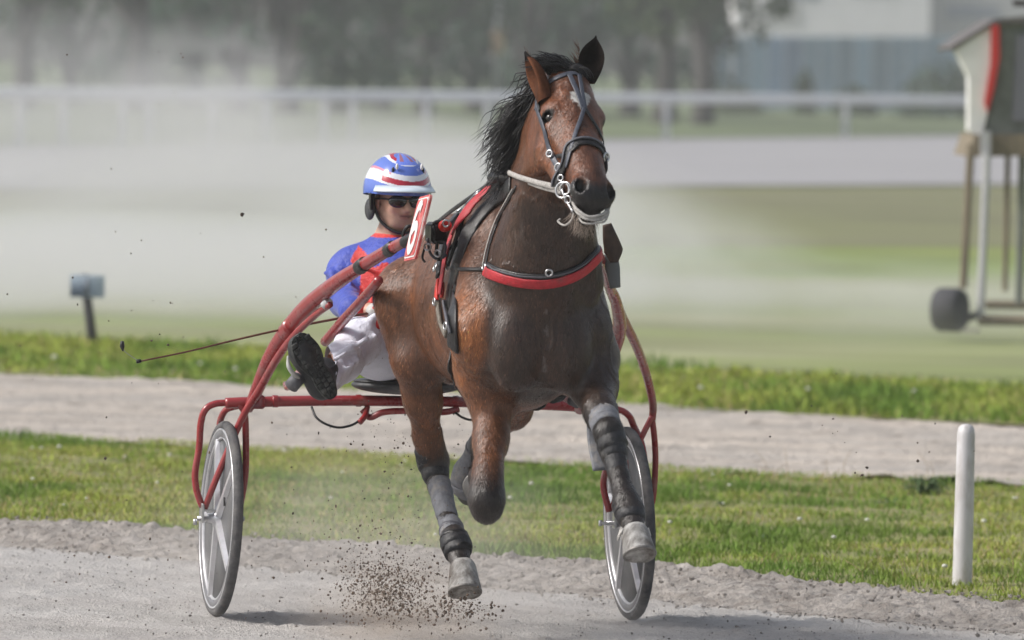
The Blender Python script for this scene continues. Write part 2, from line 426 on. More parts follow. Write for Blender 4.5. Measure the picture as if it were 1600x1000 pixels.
# legs: hind right, hind left, fore right, fore left
HR = [(P3(-.128, .74, 1.09), .145), (L(652, 470, .88), .145), (L(655, 560, .95), .090), (L(661, 625, .86), .058), (L(668, 680, .76), .047)]
hf.chain(HR, .05)
hf.ell(L(650, 500, .80), (.11, .17, .20), .05)
hf.cone(L(663, 640, .80), L(672, 700, .62), .03, .028, .03)
HR2 = [(L(668, 680, .76), .054), (L(678, 720, .70), .050), (L(686, 762, .76), .035), (L(700, 812, .88), .032), (L(710, 842, .97), .043), (L(715, 856, .99), .045), (L(720, 880, 1.05), .036)]
hf.chain(HR2, .02)
hf.cone(L(676, 700, .63), L(682, 745, .66), .034, .030, .02)
HL = [(P3(.128, .72, 1.09), .145), (P3(.17, .86, 1.02), .135), (L(812, 590, .86), .100), (L(800, 640, .58), .060), (L(772, 668, .32), .048)]
hf.chain(HL, .05)
HL2 = [(L(772, 668, .32), .050), (L(756, 690, .26), .046), (L(744, 722, .16), .036), (L(734, 752, .05), .040), (L(733, 764, .02), .042)]
hf.chain(HL2, .02)
FR = [(P3(-.158, 1.98, 1.10), .13), (L(768, 560, 1.86), .108), (L(770, 622, 1.80), .073), (L(767, 690, 1.88), .051), (L(763, 735, 1.95), .043), (L(762, 762, 1.98), .046), (L(761, 784, 2.00), .053), (L(761, 797, 1.99), .047)]
hf.chain(FR, .05)
hf.ell(L(748, 778, 2.03), (.018, .018, .026), .012); hf.ell(L(774, 778, 2.03), (.018, .018, .026), .012); hf.ell(L(761, 770, 2.04), (.018, .016, .014), .012)
hf.chain([(L(762, 788, 1.97), .048), (L(758, 772, 1.84), .038), (L(754, 752, 1.70), .033), (L(752, 745, 1.64), .040), (L(749, 765, 1.57), .034)], .02)
FL = [(P3(.135, 1.98, 1.10), .125), (L(921, 560, 1.98), .093), (L(927, 604, 2.06), .072), (L(938, 642, 2.24), .048), (L(952, 676, 2.36), .047)]
hf.chain(FL, .05)
hf.ell(L(905, 555, 1.98), (.095, .12, .13), .04)
FL2 = [(L(952, 676, 2.36), .047), (L(958, 705, 2.39), .040), (L(968, 745, 2.46), .028), (L(979, 785, 2.53), .042), (L(984, 800, 2.55), .043), (L(991, 826, 2.60), .035)]
hf.chain(FL2, .02)
hv, hq = hf.nets(); hv = hf.smooth(hv, hq, 2, .5)
# muscle relief and veins pressed into the surface itself
e_ = 1e-3
_nr = np.zeros_like(hv); _t = np.cross(hv[hq[:, 2]] - hv[hq[:, 0]], hv[hq[:, 3]] - hv[hq[:, 1]])
for _i in range(4): np.add.at(_nr, hq[:, _i], _t)
_nr /= np.linalg.norm(_nr, axis=1)[:, None] + 1e-12
hv = hv + _nr * (.012 * (fbm(hv * [1, 1, .5], 7, 2, 77) - .5) + .0020 * (fbm(hv, 30, 2, 78) - .5) + .004 * np.clip(1 - np.abs(fbm(hv * [1, 1, .5], 7, 3, 79) - .5) / .018, 0, 1) * (hv[:, 2] > .7))[:, None]
_low = (hv[:, 2] < .62)
# coat pattern, with some light and shade painted in
def lerp(a, b, t): return a + (b - a) * t[:, None]
def ss(x, a, b): t = np.clip((x - a) / (b - a), 0, 1); return t * t * (3 - 2 * t)
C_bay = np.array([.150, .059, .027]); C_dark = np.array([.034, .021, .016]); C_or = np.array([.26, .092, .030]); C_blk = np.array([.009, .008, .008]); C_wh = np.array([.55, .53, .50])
x_, s_, z_ = hv[:, 0], -hv[:, 1], hv[:, 2]
colr = np.tile(C_bay, (len(hv), 1))
n1 = fbm(hv * [1, 1, .6], 5, 4, 3); n2 = fbm(hv * [1, 1, .25], 22, 3, 9); n3 = fbm(hv, 60, 2, 5)
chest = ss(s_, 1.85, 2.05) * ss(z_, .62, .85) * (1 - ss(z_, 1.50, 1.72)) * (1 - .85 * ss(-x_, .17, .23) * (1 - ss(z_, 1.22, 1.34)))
colr = lerp(colr, C_dark, np.clip(chest * (0.55 + .75 * n1), 0, .95))  # dark wet chest coat, with the chest's shade painted in too
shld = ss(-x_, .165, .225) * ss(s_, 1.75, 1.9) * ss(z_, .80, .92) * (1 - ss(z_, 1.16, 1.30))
colr = lerp(colr, C_or, np.clip(shld * 1.1, 0, 1) * .9)  # orange coat on one shoulder only: its sunlit warmth is painted in
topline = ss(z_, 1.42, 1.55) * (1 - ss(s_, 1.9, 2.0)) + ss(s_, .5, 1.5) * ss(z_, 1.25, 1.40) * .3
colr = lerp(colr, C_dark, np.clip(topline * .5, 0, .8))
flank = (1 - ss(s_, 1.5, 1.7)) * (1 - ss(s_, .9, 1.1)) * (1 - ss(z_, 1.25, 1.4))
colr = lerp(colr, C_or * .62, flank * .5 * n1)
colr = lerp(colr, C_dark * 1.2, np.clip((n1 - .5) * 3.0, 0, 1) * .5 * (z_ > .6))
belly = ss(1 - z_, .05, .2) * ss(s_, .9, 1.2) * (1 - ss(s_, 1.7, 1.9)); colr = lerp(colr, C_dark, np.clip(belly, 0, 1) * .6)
hoi = (hv - HA); hx_, hd_, ht_ = hoi @ sdv, hoi @ fw_, hoi @ hz
head = ss(ht_, -.02, .06) * ss(hd_, -.26, -.18) * (np.abs(hx_) < .16)
colr = lerp(colr, np.array([.15, .050, .021]), head * .8)
colr = lerp(colr, np.array([.038, .020, .015]), head * ss(hd_, -.02, .05) * .65 * np.clip(1 - np.abs(hx_) / .06, 0, 1))
colr = lerp(colr, np.array([.16, .055, .020]), head * ss(np.abs(hx_), .05, .09) * ss(ht_, .22, .3) * .5)
colr = lerp(colr, np.array([.017, .014, .014]), head * ss(ht_ + .5 * (np.abs(hx_) - .02) + .03 * n1, .562, .60))
colr = lerp(colr, np.array([.004, .004, .004]), (np.sqrt(((np.abs(hx_) - .052) / .020) ** 2 + ((ht_ - .567) / .030) ** 2) < 1.0) * (hd_ < .036) * (hd_ > -.01) * 1.0 * .8)
star = (hd_ > .0) * ss(.038 - np.abs(hx_ + .000) - .60 * np.maximum(0, ht_ - .176) - 2.6 * np.maximum(0, .150 - ht_) + .016 * (n3 - .5), 0, .005)
colr = lerp(colr, C_wh, star)
eyer = np.sqrt(((np.abs(hx_) - .088) / .03) ** 2 + ((ht_ - .212) / .022) ** 2 + ((hd_ + .012) / .035) ** 2); colr = lerp(colr, C_blk, ss(1.25 - eyer, 0, .3))
blk = np.maximum(1 - ss(z_ + .12 * (n1 - .5), .56, .70), (s_ > 2.15) * (1 - ss(z_, .80, .92)))
blk = np.maximum(blk, ((s_ < .5) * (1 - ss(z_, .74, .82)) * (x_ > 0)))
colr = lerp(colr, C_blk * 1.3, blk * .95)
n4 = fbm(hv * [1, 1, .22], 75, 3, 31)
colr = colr * (0.62 + .76 * n2)[:, None] * (0.80 + .4 * n3)[:, None] * (.72 + .56 * n4)[:, None]
foam = ss(fbm(hv * [1, 1, .35], 16, 3, 21), .66, .74) * (ss(-x_, .05, .15) * (s_ > 1.55) * (z_ > 1.2) * (z_ < 1.75) + .35 * (s_ < 1.6) * (z_ > 1.0)) * (1 - head)
foam = np.maximum(foam, (np.abs(x_ - .005 - .006 * (n3 - .5)) < .004 + .006 * n3) * (s_ > 2.0) * (((z_ > 1.10) & (z_ < 1.19)) | ((z_ > .98) & (z_ < 1.03))) * 1.0)
colr = lerp(colr, np.array([.30, .27, .25]), np.clip(foam * (n4 > .40), 0, 1) * .26)
dusty = (1 - ss(z_, .2, .7)); colr = lerp(colr, np.array([.20, .185, .175]), np.clip(dusty * (n2 - .35) * .9, 0, .5))
M_coat = mat('horse_coat', rough=.36, attr='coat', bump=.55, bscale=110, spec=.5, stretch=(1, 1, .32), rnoise=.14, nscale=18, bdist=.006, noise=.22)
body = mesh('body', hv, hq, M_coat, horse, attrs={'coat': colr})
HB_ = BVHTree.FromPolygons([Vector(v) for v in hv], [tuple(int(i) for i in f) for f in hq])
def snap(p, off=0.0):
    l, n, i, d = HB_.find_nearest(Vector(p)); return np.array(l) + np.array(n) * off, np.array(n)
CAML = np.array([np.dot(CAM - ORG, RR), np.dot(CAM - ORG, -RU), CAMH])
def hit(px, py, s0=2.0):                                  # where the horse's surface is along this line of sight
    d = L(px, py, s0) - CAML; d /= np.linalg.norm(d)
    l, n, i, dd = HB_.ray_cast(Vector(CAML), Vector(d))
    if l is None: return snap(L(px, py, s0))
    return np.array(l), np.array(n)
def smooth_pn(P, N, it=3):
    for _ in range(it):
        P[1:-1] = (P[:-2] + 2 * P[1:-1] + P[2:]) / 4; N[1:-1] = (N[:-2] + 2 * N[1:-1] + N[2:]) / 4
    N /= np.linalg.norm(N, axis=1)[:, None]; return P, N
def strap_px(path, wdt, th=.004, s0=2.0, n=8, lift=.002, it=4):
    q = catmull(np.array(path, float), n); h = [hit(a, b, s0) for a, b in q]
    P, N = smooth_pn(np.array([a for a, _ in h]), np.array([b for _, b in h]), it); return ribbon(P, N, wdt, th, lift)
def strap_3d(path, wdt, th=.004, n=8, lift=.002, it=3):
    q = catmull(np.array(path, float), n); h = [snap(p) for p in q]
    P, N = smooth_pn(np.array([a for a, _ in h]), np.array([b for _, b in h]), it); return ribbon(P, N, wdt, th, lift)

# short coat hair lying on the skin
def coat_hair(n):
    r2 = np.random.default_rng(5); v = hv[hq]; ar = np.linalg.norm(np.cross(v[:, 2] - v[:, 0], v[:, 3] - v[:, 1]), axis=1); c = np.cumsum(ar) / ar.sum(); fi = np.searchsorted(c, r2.uniform(0, 1, n))
    u, w_ = r2.uniform(0, 1, (2, n, 1)); q = v[fi]; p = (q[:, 0] * (1 - u) + q[:, 1] * u) * (1 - w_) + (q[:, 3] * (1 - u) + q[:, 2] * u) * w_
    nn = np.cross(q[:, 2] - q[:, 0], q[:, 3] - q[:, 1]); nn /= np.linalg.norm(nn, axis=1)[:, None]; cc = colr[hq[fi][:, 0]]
    dr = np.array([0, .35, -1.0]) + .5 * np.column_stack([fbm(p, 4, 2, 1) - .5, fbm(p, 4, 2, 2) - .5, fbm(p, 4, 2, 3) - .5]) + r2.normal(0, .16, (n, 3)); dr -= nn * (dr * nn).sum(1)[:, None]; dr /= np.linalg.norm(dr, axis=1)[:, None]
    sdd = np.cross(nn, dr); ln = r2.uniform(.007, .018, n)[:, None]; hd = ((p - HA) @ hz > .0) & ((p - HA) @ fw_ > -.2) & (np.abs((p - HA) @ sdv) < .14); ln = ln * np.where(hd, .6, 1)[:, None]; wd = r2.uniform(.0006, .0012, n)[:, None]
    V = np.stack([p - sdd * wd + nn * .0006, p + sdd * wd + nn * .0006, p + dr * ln + nn * (.0016 + .10 * ln)], 1).reshape(-1, 3); F = np.arange(n * 3).reshape(-1, 3)
    k = np.exp(r2.normal(0, .5, n))[:, None]; cc = np.clip(cc * k * 1.05 + .004, 0, .6)
    return mesh('coat_hair', V, F, mat('coat_hair', rough=.38, attr='hair', spec=.45), horse, attrs={'hair': np.repeat(cc, 3, 0)})
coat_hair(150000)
M_hoof = mat('hoof_horn', (.34, .335, .325), .75, noise=.35, nscale=25, bump=.6, bscale=60, stretch=(1, 1, .3), dirt=((.10, .088, .078), .42, .62, 16))
M_shoe = mat('worn_shoe', (.20, .19, .18), .55, metal=.6, noise=.3)
M_hoofd = mat('hoof_dark', (.045, .042, .04), .6, noise=.3, nscale=20, bump=.3)
M_black = mat('black_leather', (.013, .012, .013), .38, noise=.3, nscale=40, bump=.25, bscale=120, spec=.5, rnoise=.12)
M_grey = mat('grey_leather', (.085, .085, .10), .45, noise=.25, nscale=40, bump=.25, bscale=120)
M_bluestrap = mat('worn_bluish_strap', (.060, .066, .088), .42, noise=.25, nscale=40, bump=.2, bscale=120)
M_redpad = mat('red_padding', (.42, .018, .028), .5, noise=.18, nscale=30, bump=.35, bscale=90, dirt=((.22, .05, .05), .55, .75, 20))
M_steel = mat('steel', (.55, .55, .56), .28, metal=1.0, noise=.15, nscale=40)
M_rope = mat('pale_rope', (.42, .40, .38), .75, noise=.3, nscale=60, bump=.6, bscale=160)
M_boot = mat('grey_leg_boot', (.15, .155, .175), .62, noise=.25, nscale=25, bump=.4, bscale=70, dirt=((.26, .24, .22), .5, .7, 20))
M_bootblk = mat('black_leg_boot', (.014, .014, .017), .5, noise=.3, nscale=30, bump=.4, bscale=60, dirt=((.10, .095, .09), .55, .75, 18))
M_white = mat('white_fluff', (.55, .53, .50), .85, noise=.2, nscale=40, bump=.8, bscale=120)
M_hair = mat('black_hair', (.010, .009, .010), .42, spec=.5, isl=.5)
M_brhair = mat('brown_hair', (.11, .05, .03), .55, isl=.4)
# --- hooves
def hoof(top, bot, wide, fwd, m, rt=.040, rb=.056):
    ax = bot - top; h = np.linalg.norm(ax); ax /= h
    f = fwd - ax * (fwd @ ax); f /= np.linalg.norm(f); sd_ = np.cross(ax, f); V = []; F = []; n = 28
    rows = [(-.18, .80, 0), (-.04, .97, 0), (0, 1.0, 0), (.05, 1.02, 0), (.5, None, 0), (.88, None, 0), (.96, None, 0), (1.0, None, -.003), (1.0, 'in', 0), (.93, 'sole', 0)]
    for t, q, o_ in rows:
        for j in range(n):
            a = 2 * math.pi * j / n
            if q is None: rr = rt + (rb - rt) * min(t, 1)
            elif q == 'in': rr = rb - .012
            elif q == 'sole': rr = .018
            else: rr = rt * q
            fl = 1.12 if math.cos(a) > 0 else 1.0
            V.append(top + ax * (h * t) + f * (math.cos(a) * rr * fl + .018 * max(t, 0)) + sd_ * math.sin(a) * rr * wide)
    for i in range(len(rows) - 1):
        for j in range(n):
            j2 = (j + 1) % n; F.append((i * n + j, i * n + j2, (i + 1) * n + j2, (i + 1) * n + j))
    F.append(tuple(range((len(rows) - 1) * n, len(rows) * n))); F.append(tuple(range(n))[::-1])
    o = mesh('hoof', V, F, m, horse); P = [top + ax * (h * .985) + f * (math.cos(a) * (rb - .004) * (1.12 if math.cos(a) > 0 else 1) + .018) + sd_ * math.sin(a) * (rb - .004) * wide for a in np.linspace(-2.6, 2.6, 22)]
    V, F = tube(P, .0065, 8, 0, flat=.7); mesh('shoe', V, F, M_shoe, o); return o
fwdv = np.array([0, -1.0, 0])
hoof(L(723, 886, 1.07), L(725, 929, 1.12), 1.0, fwdv, M_hoof, .046, .060)
hoof(L(732, 770, -.02), L(742, 748, -.12), 1.0, np.array([0, -.3, -1.0]), M_hoofd, .046, .052)
hoof(L(749, 768, 1.56), L(747, 752, 1.46), 1.0, np.array([0, -.3, -1.0]), M_hoofd, .040, .052)
hoof(L(992, 831, 2.62), L(997, 871, 2.67), 1.0, np.array([.12, -1.0, .1]), M_hoof, .044, .056)
# coronet fluff on the fore hoof
g = Geo()
for k in range(70):
    a = rng.uniform(0, 6.283); c = L(991, 832, 2.615); p = c + np.array([math.cos(a) * .043, math.sin(a) * .045, rng.uniform(-.004, .016)])
    g.add(*tube([p, p + np.array([math.cos(a) * .012, math.sin(a) * .012, -.022 + rng.uniform(-.01, .01)])], [.0055, .002], 5, 0))
g.obj('pastern_hair', M_white, horse)
# --- leg boots
def legboot(name, pts, m, n=18, bulge=1.0, straps=(), ms=None):
    P = catmull([p for p, _ in pts], 6); r = np.interp(np.linspace(0, len(pts) - 1, len(P)), np.arange(len(pts)), [q for _, q in pts])
    r = r.copy(); r[0] *= .90; r[1] *= .98; r[-2] *= .98; r[-1] *= .90; P = P + rng.normal(0, .0012, P.shape); r = r * (1 + rng.normal(0, .012, len(r)))
    V, F = tube(P, r, n, 0); o = mesh(name, V, F, m, horse)
    for t in straps:
        i = int(t * (len(P) - 1)); i = min(max(i, 1), len(P) - 2); d = P[i + 1] - P[i - 1]; d /= np.linalg.norm(d)
        V, F = tube([P[i] - d * .008, P[i] - d * .006, P[i] + d * .006, P[i] + d * .008], [r[i] * .98, r[i] + .0015, r[i] + .0015, r[i] * .98], n, 0)
        mesh('boot_strap', V, F, ms or M_black, o)
    return o
def off(lst, d): return [(p, r + d) for p, r in lst]
legboot('hock_boot', [(L(668, 698, .735), .051), (L(676, 722, .70), .056), (L(683, 752, .75), .044)], M_bootblk, straps=(), ms=M_grey)
legboot('shin_boot', [(L(686, 754, .755), .044), (L(694, 790, .84), .039), (L(701, 812, .88), .037), (L(708, 838, .955), .046)], M_boot, straps=(.9,), ms=M_grey)
legboot('ankle_boot_or_hollow', [(L(709, 838, .96), .050), (L(713, 852, .99), .055), (L(717, 866, 1.02), .050)], M_bootblk, straps=(.3,), ms=M_black)
legboot('shin_boot', [(L(747, 686, .24), .034), (L(742, 714, .17), .044), (L(732, 742, .07), .062), (L(727, 768, .03), .062)], M_boot, straps=(.2,), ms=M_grey)
legboot('ankle_boot_or_hollow', [(L(739, 742, .13), .030), (L(739, 757, .14), .038), (L(740, 770, .13), .030)], M_bootblk)  # black plug on the shin boot: painted dark of its hollow opening
legboot('knee_boot', [(L(938, 641, 2.24), .051), (L(944, 656, 2.30), .053), (L(949, 670, 2.35), .052)], M_boot, straps=(.2,), ms=M_grey)
legboot('knee_boot', [(L(951, 671, 2.35), .050), (L(956, 694, 2.38), .052), (L(961, 718, 2.42), .041)], M_bootblk)
legboot('shin_boot', [(L(960, 714, 2.41), .041), (L(968, 746, 2.46), .033), (L(976, 774, 2.505), .039)], M_bootblk, straps=(), ms=M_black)
legboot('ankle_boot_or_hollow', [(L(977, 778, 2.51), .047), (L(983, 798, 2.54), .053), (L(988, 816, 2.58), .045)], M_bootblk, straps=(.25,), ms=M_black)
legboot('knee_boot', [(L(763, 752, 1.965), .048), (L(762, 776, 1.99), .059), (L(761, 796, 1.985), .054)], mat('brown_knee_boot', (.026, .015, .012), .5, noise=.3, bump=.3), straps=(.1,), ms=M_black)
V, F = ribbon(catmull([L(928, 655, 2.22), L(930, 690, 2.24), L(938, 735, 2.30)], 6), np.tile([0, -1.0, 0], (13, 1)), .052, .012); mesh('boot_suspender', V, F, M_boot, horse)
# --- eyes
M_eye = mat('horse_eye', (.010, .007, .006), .22, spec=.5)
for sx in (-1, 1):
    V, F = ellips(HD(sx * .084, -.013, .213), (.0185,) * 3, 20, 14); e = mesh('eye', V, F, M_eye, horse)
    g = Geo()
    for sg in (-1, 1):
        pts = [HD(sx * (.078 + .012 * math.sin(a)) , -.013 + .021 * math.cos(a), .213 - sg * .013 * math.sin(a) * (1 if sg > 0 else .8)) for a in np.linspace(0, math.pi, 7)]
        g.add(*tube(pts, [.002, .0045, .0055, .0055, .0055, .0045, .002], 6, 3))
    g.obj('eyelid', mat('eyelid', (.016, .010, .009), .5), horse)
# --- ears
M_ear = mat('ear_coat', rough=.9, spec=.1, attr='coat', noise=.25, nscale=30, bump=.4, bscale=100)
def ear(base, tip, face, wd, th, inner):
    """cupped leaf: outer shell brown, hollow inner side dark"""
    ax = tip - base; h = np.linalg.norm(ax); ax /= h; f = face - ax * (face @ ax); f /= np.linalg.norm(f); s_d = np.cross(ax, f); V = []; C = []; F = []; m = 17; n = 22
    for i in range(m):
        t = i / (m - 1); wv = wd * (math.sin(math.pi * min(1, .20 + .62 * t + .18 * t ** 4)) ** 0.9) * (1 - t ** 6 * .97) + .0012
        open_ = min(1, t * 2.2) * .95
        for j in range(n):
            a = 2 * math.pi * j / n; x = math.sin(a) * wv; d = -math.cos(a) * wv * .80
            inn = math.cos(a) < -.02
            if not inn: pass
            if inn: d = d * (1 - open_) + (-.62 * wv * math.cos(a) * -1 * 0 - wv * .60 * (1 - (math.sin(a)) ** 2)) * open_ + th * open_
            V.append(base + ax * (h * t) + s_d * x + f * d + f * (.010 * math.sin(t * 3.0)))
            cc = np.array([.085, .032, .016]) if not inn else inner * (1.6 - .9 * (1 - math.sin(a) ** 2))
            if t > .86: cc = np.array([.012, .010, .010])
            C.append(cc)
    for i in range(m - 1):
        for j in range(n):
            j2 = (j + 1) % n; F.append((i * n + j, i * n + j2, (i + 1) * n + j2, (i + 1) * n + j))
    F.append(tuple(range((m - 1) * n, m * n)))
    return mesh('ear', V, F, M_ear, horse, attrs={'coat': C})
eR = ear(L(917, 128, 2.30), L(931, 56, 2.27), np.array([-.15, -1, -.05]), .043, .006, np.array([.010, .007, .006]))
eL = ear(L(852, 158, 2.40), L(822, 80, 2.33), np.array([-1.0, .12, .25]), .052, .006, np.array([.085, .034, .018]))
def hairs(name, roots, n, ln, dirf, r=.0022, m=M_hair, par=horse, wav=.02, seg=6, jit=.25):
    g = Geo()
    for k in range(n):
        p, d0, l_ = roots(k); d = np.array(d0, float) + rng.normal(0, jit, 3) * .5; d /= np.linalg.norm(d); l_ *= ln * rng.uniform(.6, 1.15); P = [np.array(p)]; ph = rng.uniform(0, 6.28); fr = rng.uniform(5, 11)
        for q in range(seg):
            d = dirf(P[-1], d, q / seg) ; d = d / np.linalg.norm(d); P.append(P[-1] + d * l_ / seg + np.array([math.sin(ph + fr * q / seg), 0, math.cos(ph + fr * q / seg)]) * wav * q / seg * .35)
        rr = r * rng.uniform(.6, 1.5); g.add(*tube(P, [rr] + [rr * (1 - .75 * (q / seg)) for q in range(1, seg)] + [rr * .12], 4, 2, flat=rng.uniform(.5, 1.6)))
    return g.obj(name, m, par)
# mane, blown out to the left of the neck
crest = catmull([L(884, 106, 2.23), L(862, 128, 2.19), L(846, 180, 2.10), L(836, 230, 2.00), L(822, 285, 1.84)], 10)
def mr(k):
    t = rng.uniform(.0, 1) if k % 4 == 0 else rng.uniform(.36, 1); i = t * (len(crest) - 1); j = int(min(i, len(crest) - 2)); p = crest[j] * (1 - i + j) + crest[j + 1] * (i - j)
    q, nn = snap(p); q = q - nn * .006 + np.array([rng.normal(0, .012), 0, 0])
    return q, np.array([-.9, .25, .55 - .9 * t]), (.8 + .5 * math.sin(t * 3.1)) * (.45 + .55 * min(1, t / .4))
def md(p, d, t):
    return d + np.array([-.10, .04, -.34]) * (.6 + t) + rng.normal(0, .05, 3)
hairs('mane', mr, 680, .180, md, .0027, wav=.045, seg=7, jit=.45)
def mr2(k):
    a, b, l_ = mr(k); return a, np.array([-1.0, .1, -.55]), l_
hairs('mane', mr2, 420, .13, lambda p, d, t: d + np.array([.0, .0, -.22]), .004, wav=.02, seg=5, jit=.3)
# forelock, blown up between the ears
fl0 = L(884, 116, 2.33)
def fr_(k):
    q, nn = snap(fl0 + np.array([rng.uniform(-.045, .035), rng.uniform(-.02, .03), rng.uniform(-.02, .02)]), -.004); return q, np.array([-.75, -.15, .75]), 1
def fd(p, d, t): return d + np.array([-.16, .12, -.20]) * (.3 + 1.1 * t)
hairs('forelock', fr_, 260, .105, fd, .0028, wav=.02, seg=6, jit=.35)
def fr2(k):
    q, nn = snap(fl0 + np.array([rng.uniform(-.05, .02), rng.uniform(-.02, .03), rng.uniform(-.01, .02)]), -.004); return q, np.array([.55, -.35, .55]), 1
hairs('forelock', fr2, 130, .085, lambda p, d, t: d + np.array([.12, -.05, -.55]) * (.4 + t), .0028, wav=.01, seg=6, jit=.25)
def er(k):
    t = rng.uniform(.1, .9); p = L(905 - 3 + 4 * t, 112 - 40 * t, 2.30) if k % 2 else L(842 - 16 * t, 125 - 42 * t, 2.28); return p, np.array([-.75, -.1, .8]) + rng.normal(0, .2, 3), 1
for e_i in (0, 1):
    def er(k, e_i=e_i):
        t = rng.uniform(.1, .9); p = L(905 - 3 + 4 * t, 112 - 40 * t, 2.30) if e_i else L(842 - 16 * t, 125 - 42 * t, 2.28); return p, np.array([-.75, -.1, .8]) + rng.normal(0, .2, 3), 1
    hairs('ear_hair', er, 30, .042, lambda p, d, t: d + np.array([.0, .0, .15]), .0011, M_brhair, wav=.006, seg=4)
# chin whiskers
def wr(k):
    q, nn = snap(HD(rng.uniform(-.045, .045), rng.uniform(-.12, -.05), rng.uniform(.56, .63)), -.002); return q, np.array([rng.uniform(-.55, .35), -.2, -1]), 1
hairs('whiskers', wr, 150, .06, lambda p, d, t: d + np.array([-.05, 0, .02]), .0009, mat('pale_whiskers', (.30, .24, .20), .6, isl=.5), wav=.01, seg=4, jit=.5)
# tail streaming behind
def tr_(k): return P3(rng.normal(0, .02), .47, 1.38) + rng.normal(0, .012, 3), np.array([rng.normal(0, .15), .6, -.3]), 1
hairs('tail', tr_, 160, .40, lambda p, d, t: d + np.array([.0, -.01, -.45]), .004, wav=.05, seg=8)

# --- bridle
bri = bpy.data.objects.new('bridle', None); COL.objects.link(bri); bri.parent = horse
def strap(name, VF, m, par): return mesh(name, VF[0], VF[1], m, par)
def hp(*a): return [HD(*p) for p in a]
# brow band and crown strap
strap('browband', strap_px([(838, 172), (843, 150), (858, 130), (878, 119), (896, 115), (908, 120)], .020, s0=2.35), M_bluestrap, bri)
strap('crownpiece', strap_3d([HD(-.085, -.035, .17), HD(-.085, -.07, .06), HD(-.05, -.10, -.02), HD(.05, -.10, -.02), HD(.085, -.07, .06), HD(.085, -.035, .17)], .024), M_black, bri)
strap('face_strap', strap_px([(889, 116), (896, 132), (904, 150), (911, 172)], .017, s0=2.4), M_bluestrap, bri)
strap('face_strap', strap_px([(904, 117), (907, 132), (910, 150), (914, 172)], .015, s0=2.4), M_bluestrap, bri)
strap('face_strap', strap_px([(912, 170), (906, 190), (899, 212), (893, 236), (887, 262)], .014, s0=2.5, lift=.005), M_bluestrap, bri)
strap('face_strap', strap_px([(913, 170), (922, 186), (932, 202), (940, 220), (947, 240)], .012, s0=2.5, lift=.005), M_black, bri)
strap('cheekpiece', strap_px([(839, 166), (845, 185), (852, 205), (857, 225), (863, 244), (873, 262), (880, 282)], .020, s0=2.4), M_bluestrap, bri)
strap('cheekpiece', strap_3d([HD(.088, -.05, .17), HD(.085, -.05, .28), HD(.07, -.05, .38), HD(.058, -.05, .48)], .018), M_black, bri)
nb_c = [HD(.105 * math.sin(a), -.055 + .105 * math.cos(a), .375 + .035 * (1 - math.cos(a)) + (.03 if abs(a) > 1 else 0)) for a in np.linspace(-math.pi, math.pi, 25)]
strap('noseband', strap_3d(nb_c, .030, .006, 3, .003), M_black, bri)
strap('noseband_edge', strap_3d([p - hz * .012 for p in nb_c[4:-4]], .009, .005, 3, .010), M_grey, bri)
strap('drop_strap', strap_px([(872, 244), (884, 242), (895, 236), (903, 228)], .013, s0=2.5, lift=.005), M_black, bri)
def ring(c, nrm, R_, r_, m, par, name='ring', n=20):
    nrm = np.asarray(nrm, float) / np.linalg.norm(nrm); a_ = np.cross(nrm, [0, 0, 1.0]); a_ /= np.linalg.norm(a_) + 1e-9; b_ = np.cross(nrm, a_)
    P = [np.asarray(c) + R_ * (math.cos(t) * a_ + math.sin(t) * b_) for t in np.linspace(0, 2 * math.pi, n, endpoint=False)]
    P = P + [P[0]]; V, F = tube(P, r_, 7, 0, cap=False); return mesh(name, V, F, m, par)
def surf(px, py, s0, o=.008):
    a, b = hit(px, py, s0); return a + b * o, b
for (a, b, q, r_) in ((863, 243, .011, .0035), (878, 263, .013, .004), (881, 280, .010, .0032), (884, 299, .026, .0042), (889, 296, .020, .0035), (893, 312, .012, .003)):
    c, nn = surf(a, b, 2.6, .014); ring(c, nn * .5 + np.array([-.35, -.6, 0]), q, r_, M_steel, bri, 'bit_ring' if q > .018 else 'buckle')
c, nn = surf(954, 245, 2.6, .010); ring(c, np.array([.7, -.7, 0]), .014, .0045, M_steel, bri, 'buckle')
ring(HD(.066, -.035, .51), np.array([.9, -.4, 0]), .026, .0042, M_steel, bri, 'bit_ring')
strap('bit_link', tube([surf(880, 283, 2.6)[0], surf(884, 300, 2.6, .015)[0], surf(892, 318, 2.6, .010)[0], surf(899, 330, 2.6, .01)[0]], .0045, 7, 4), M_steel, bri)
# pale cord wound round the chin
g = Geo()
for k in range(5):
    y0 = k * 3.4
    q = [L(893 + k * 2, 312 + y0 * .8, 2.66), L(903 + k, 327 + y0, 2.73), L(917, 336 + y0 * .8, 2.76), L(934, 338 + y0 * .7, 2.76), L(946, 331 + y0, 2.73), L(951, 316 + y0, 2.68)]
    g.add(*tube([p + rng.normal(0, .0025, 3) for p in q], .0050 - .0004 * k, 7, 5))
g.add(*tube([L(884, 303, 2.62), L(890, 318, 2.66), L(896, 330, 2.70), L(893, 344, 2.69), L(882, 352, 2.66), L(872, 346, 2.62), L(876, 342, 2.62)], .0036, 6, 5))
g.obj('chin_cord', M_rope, bri)
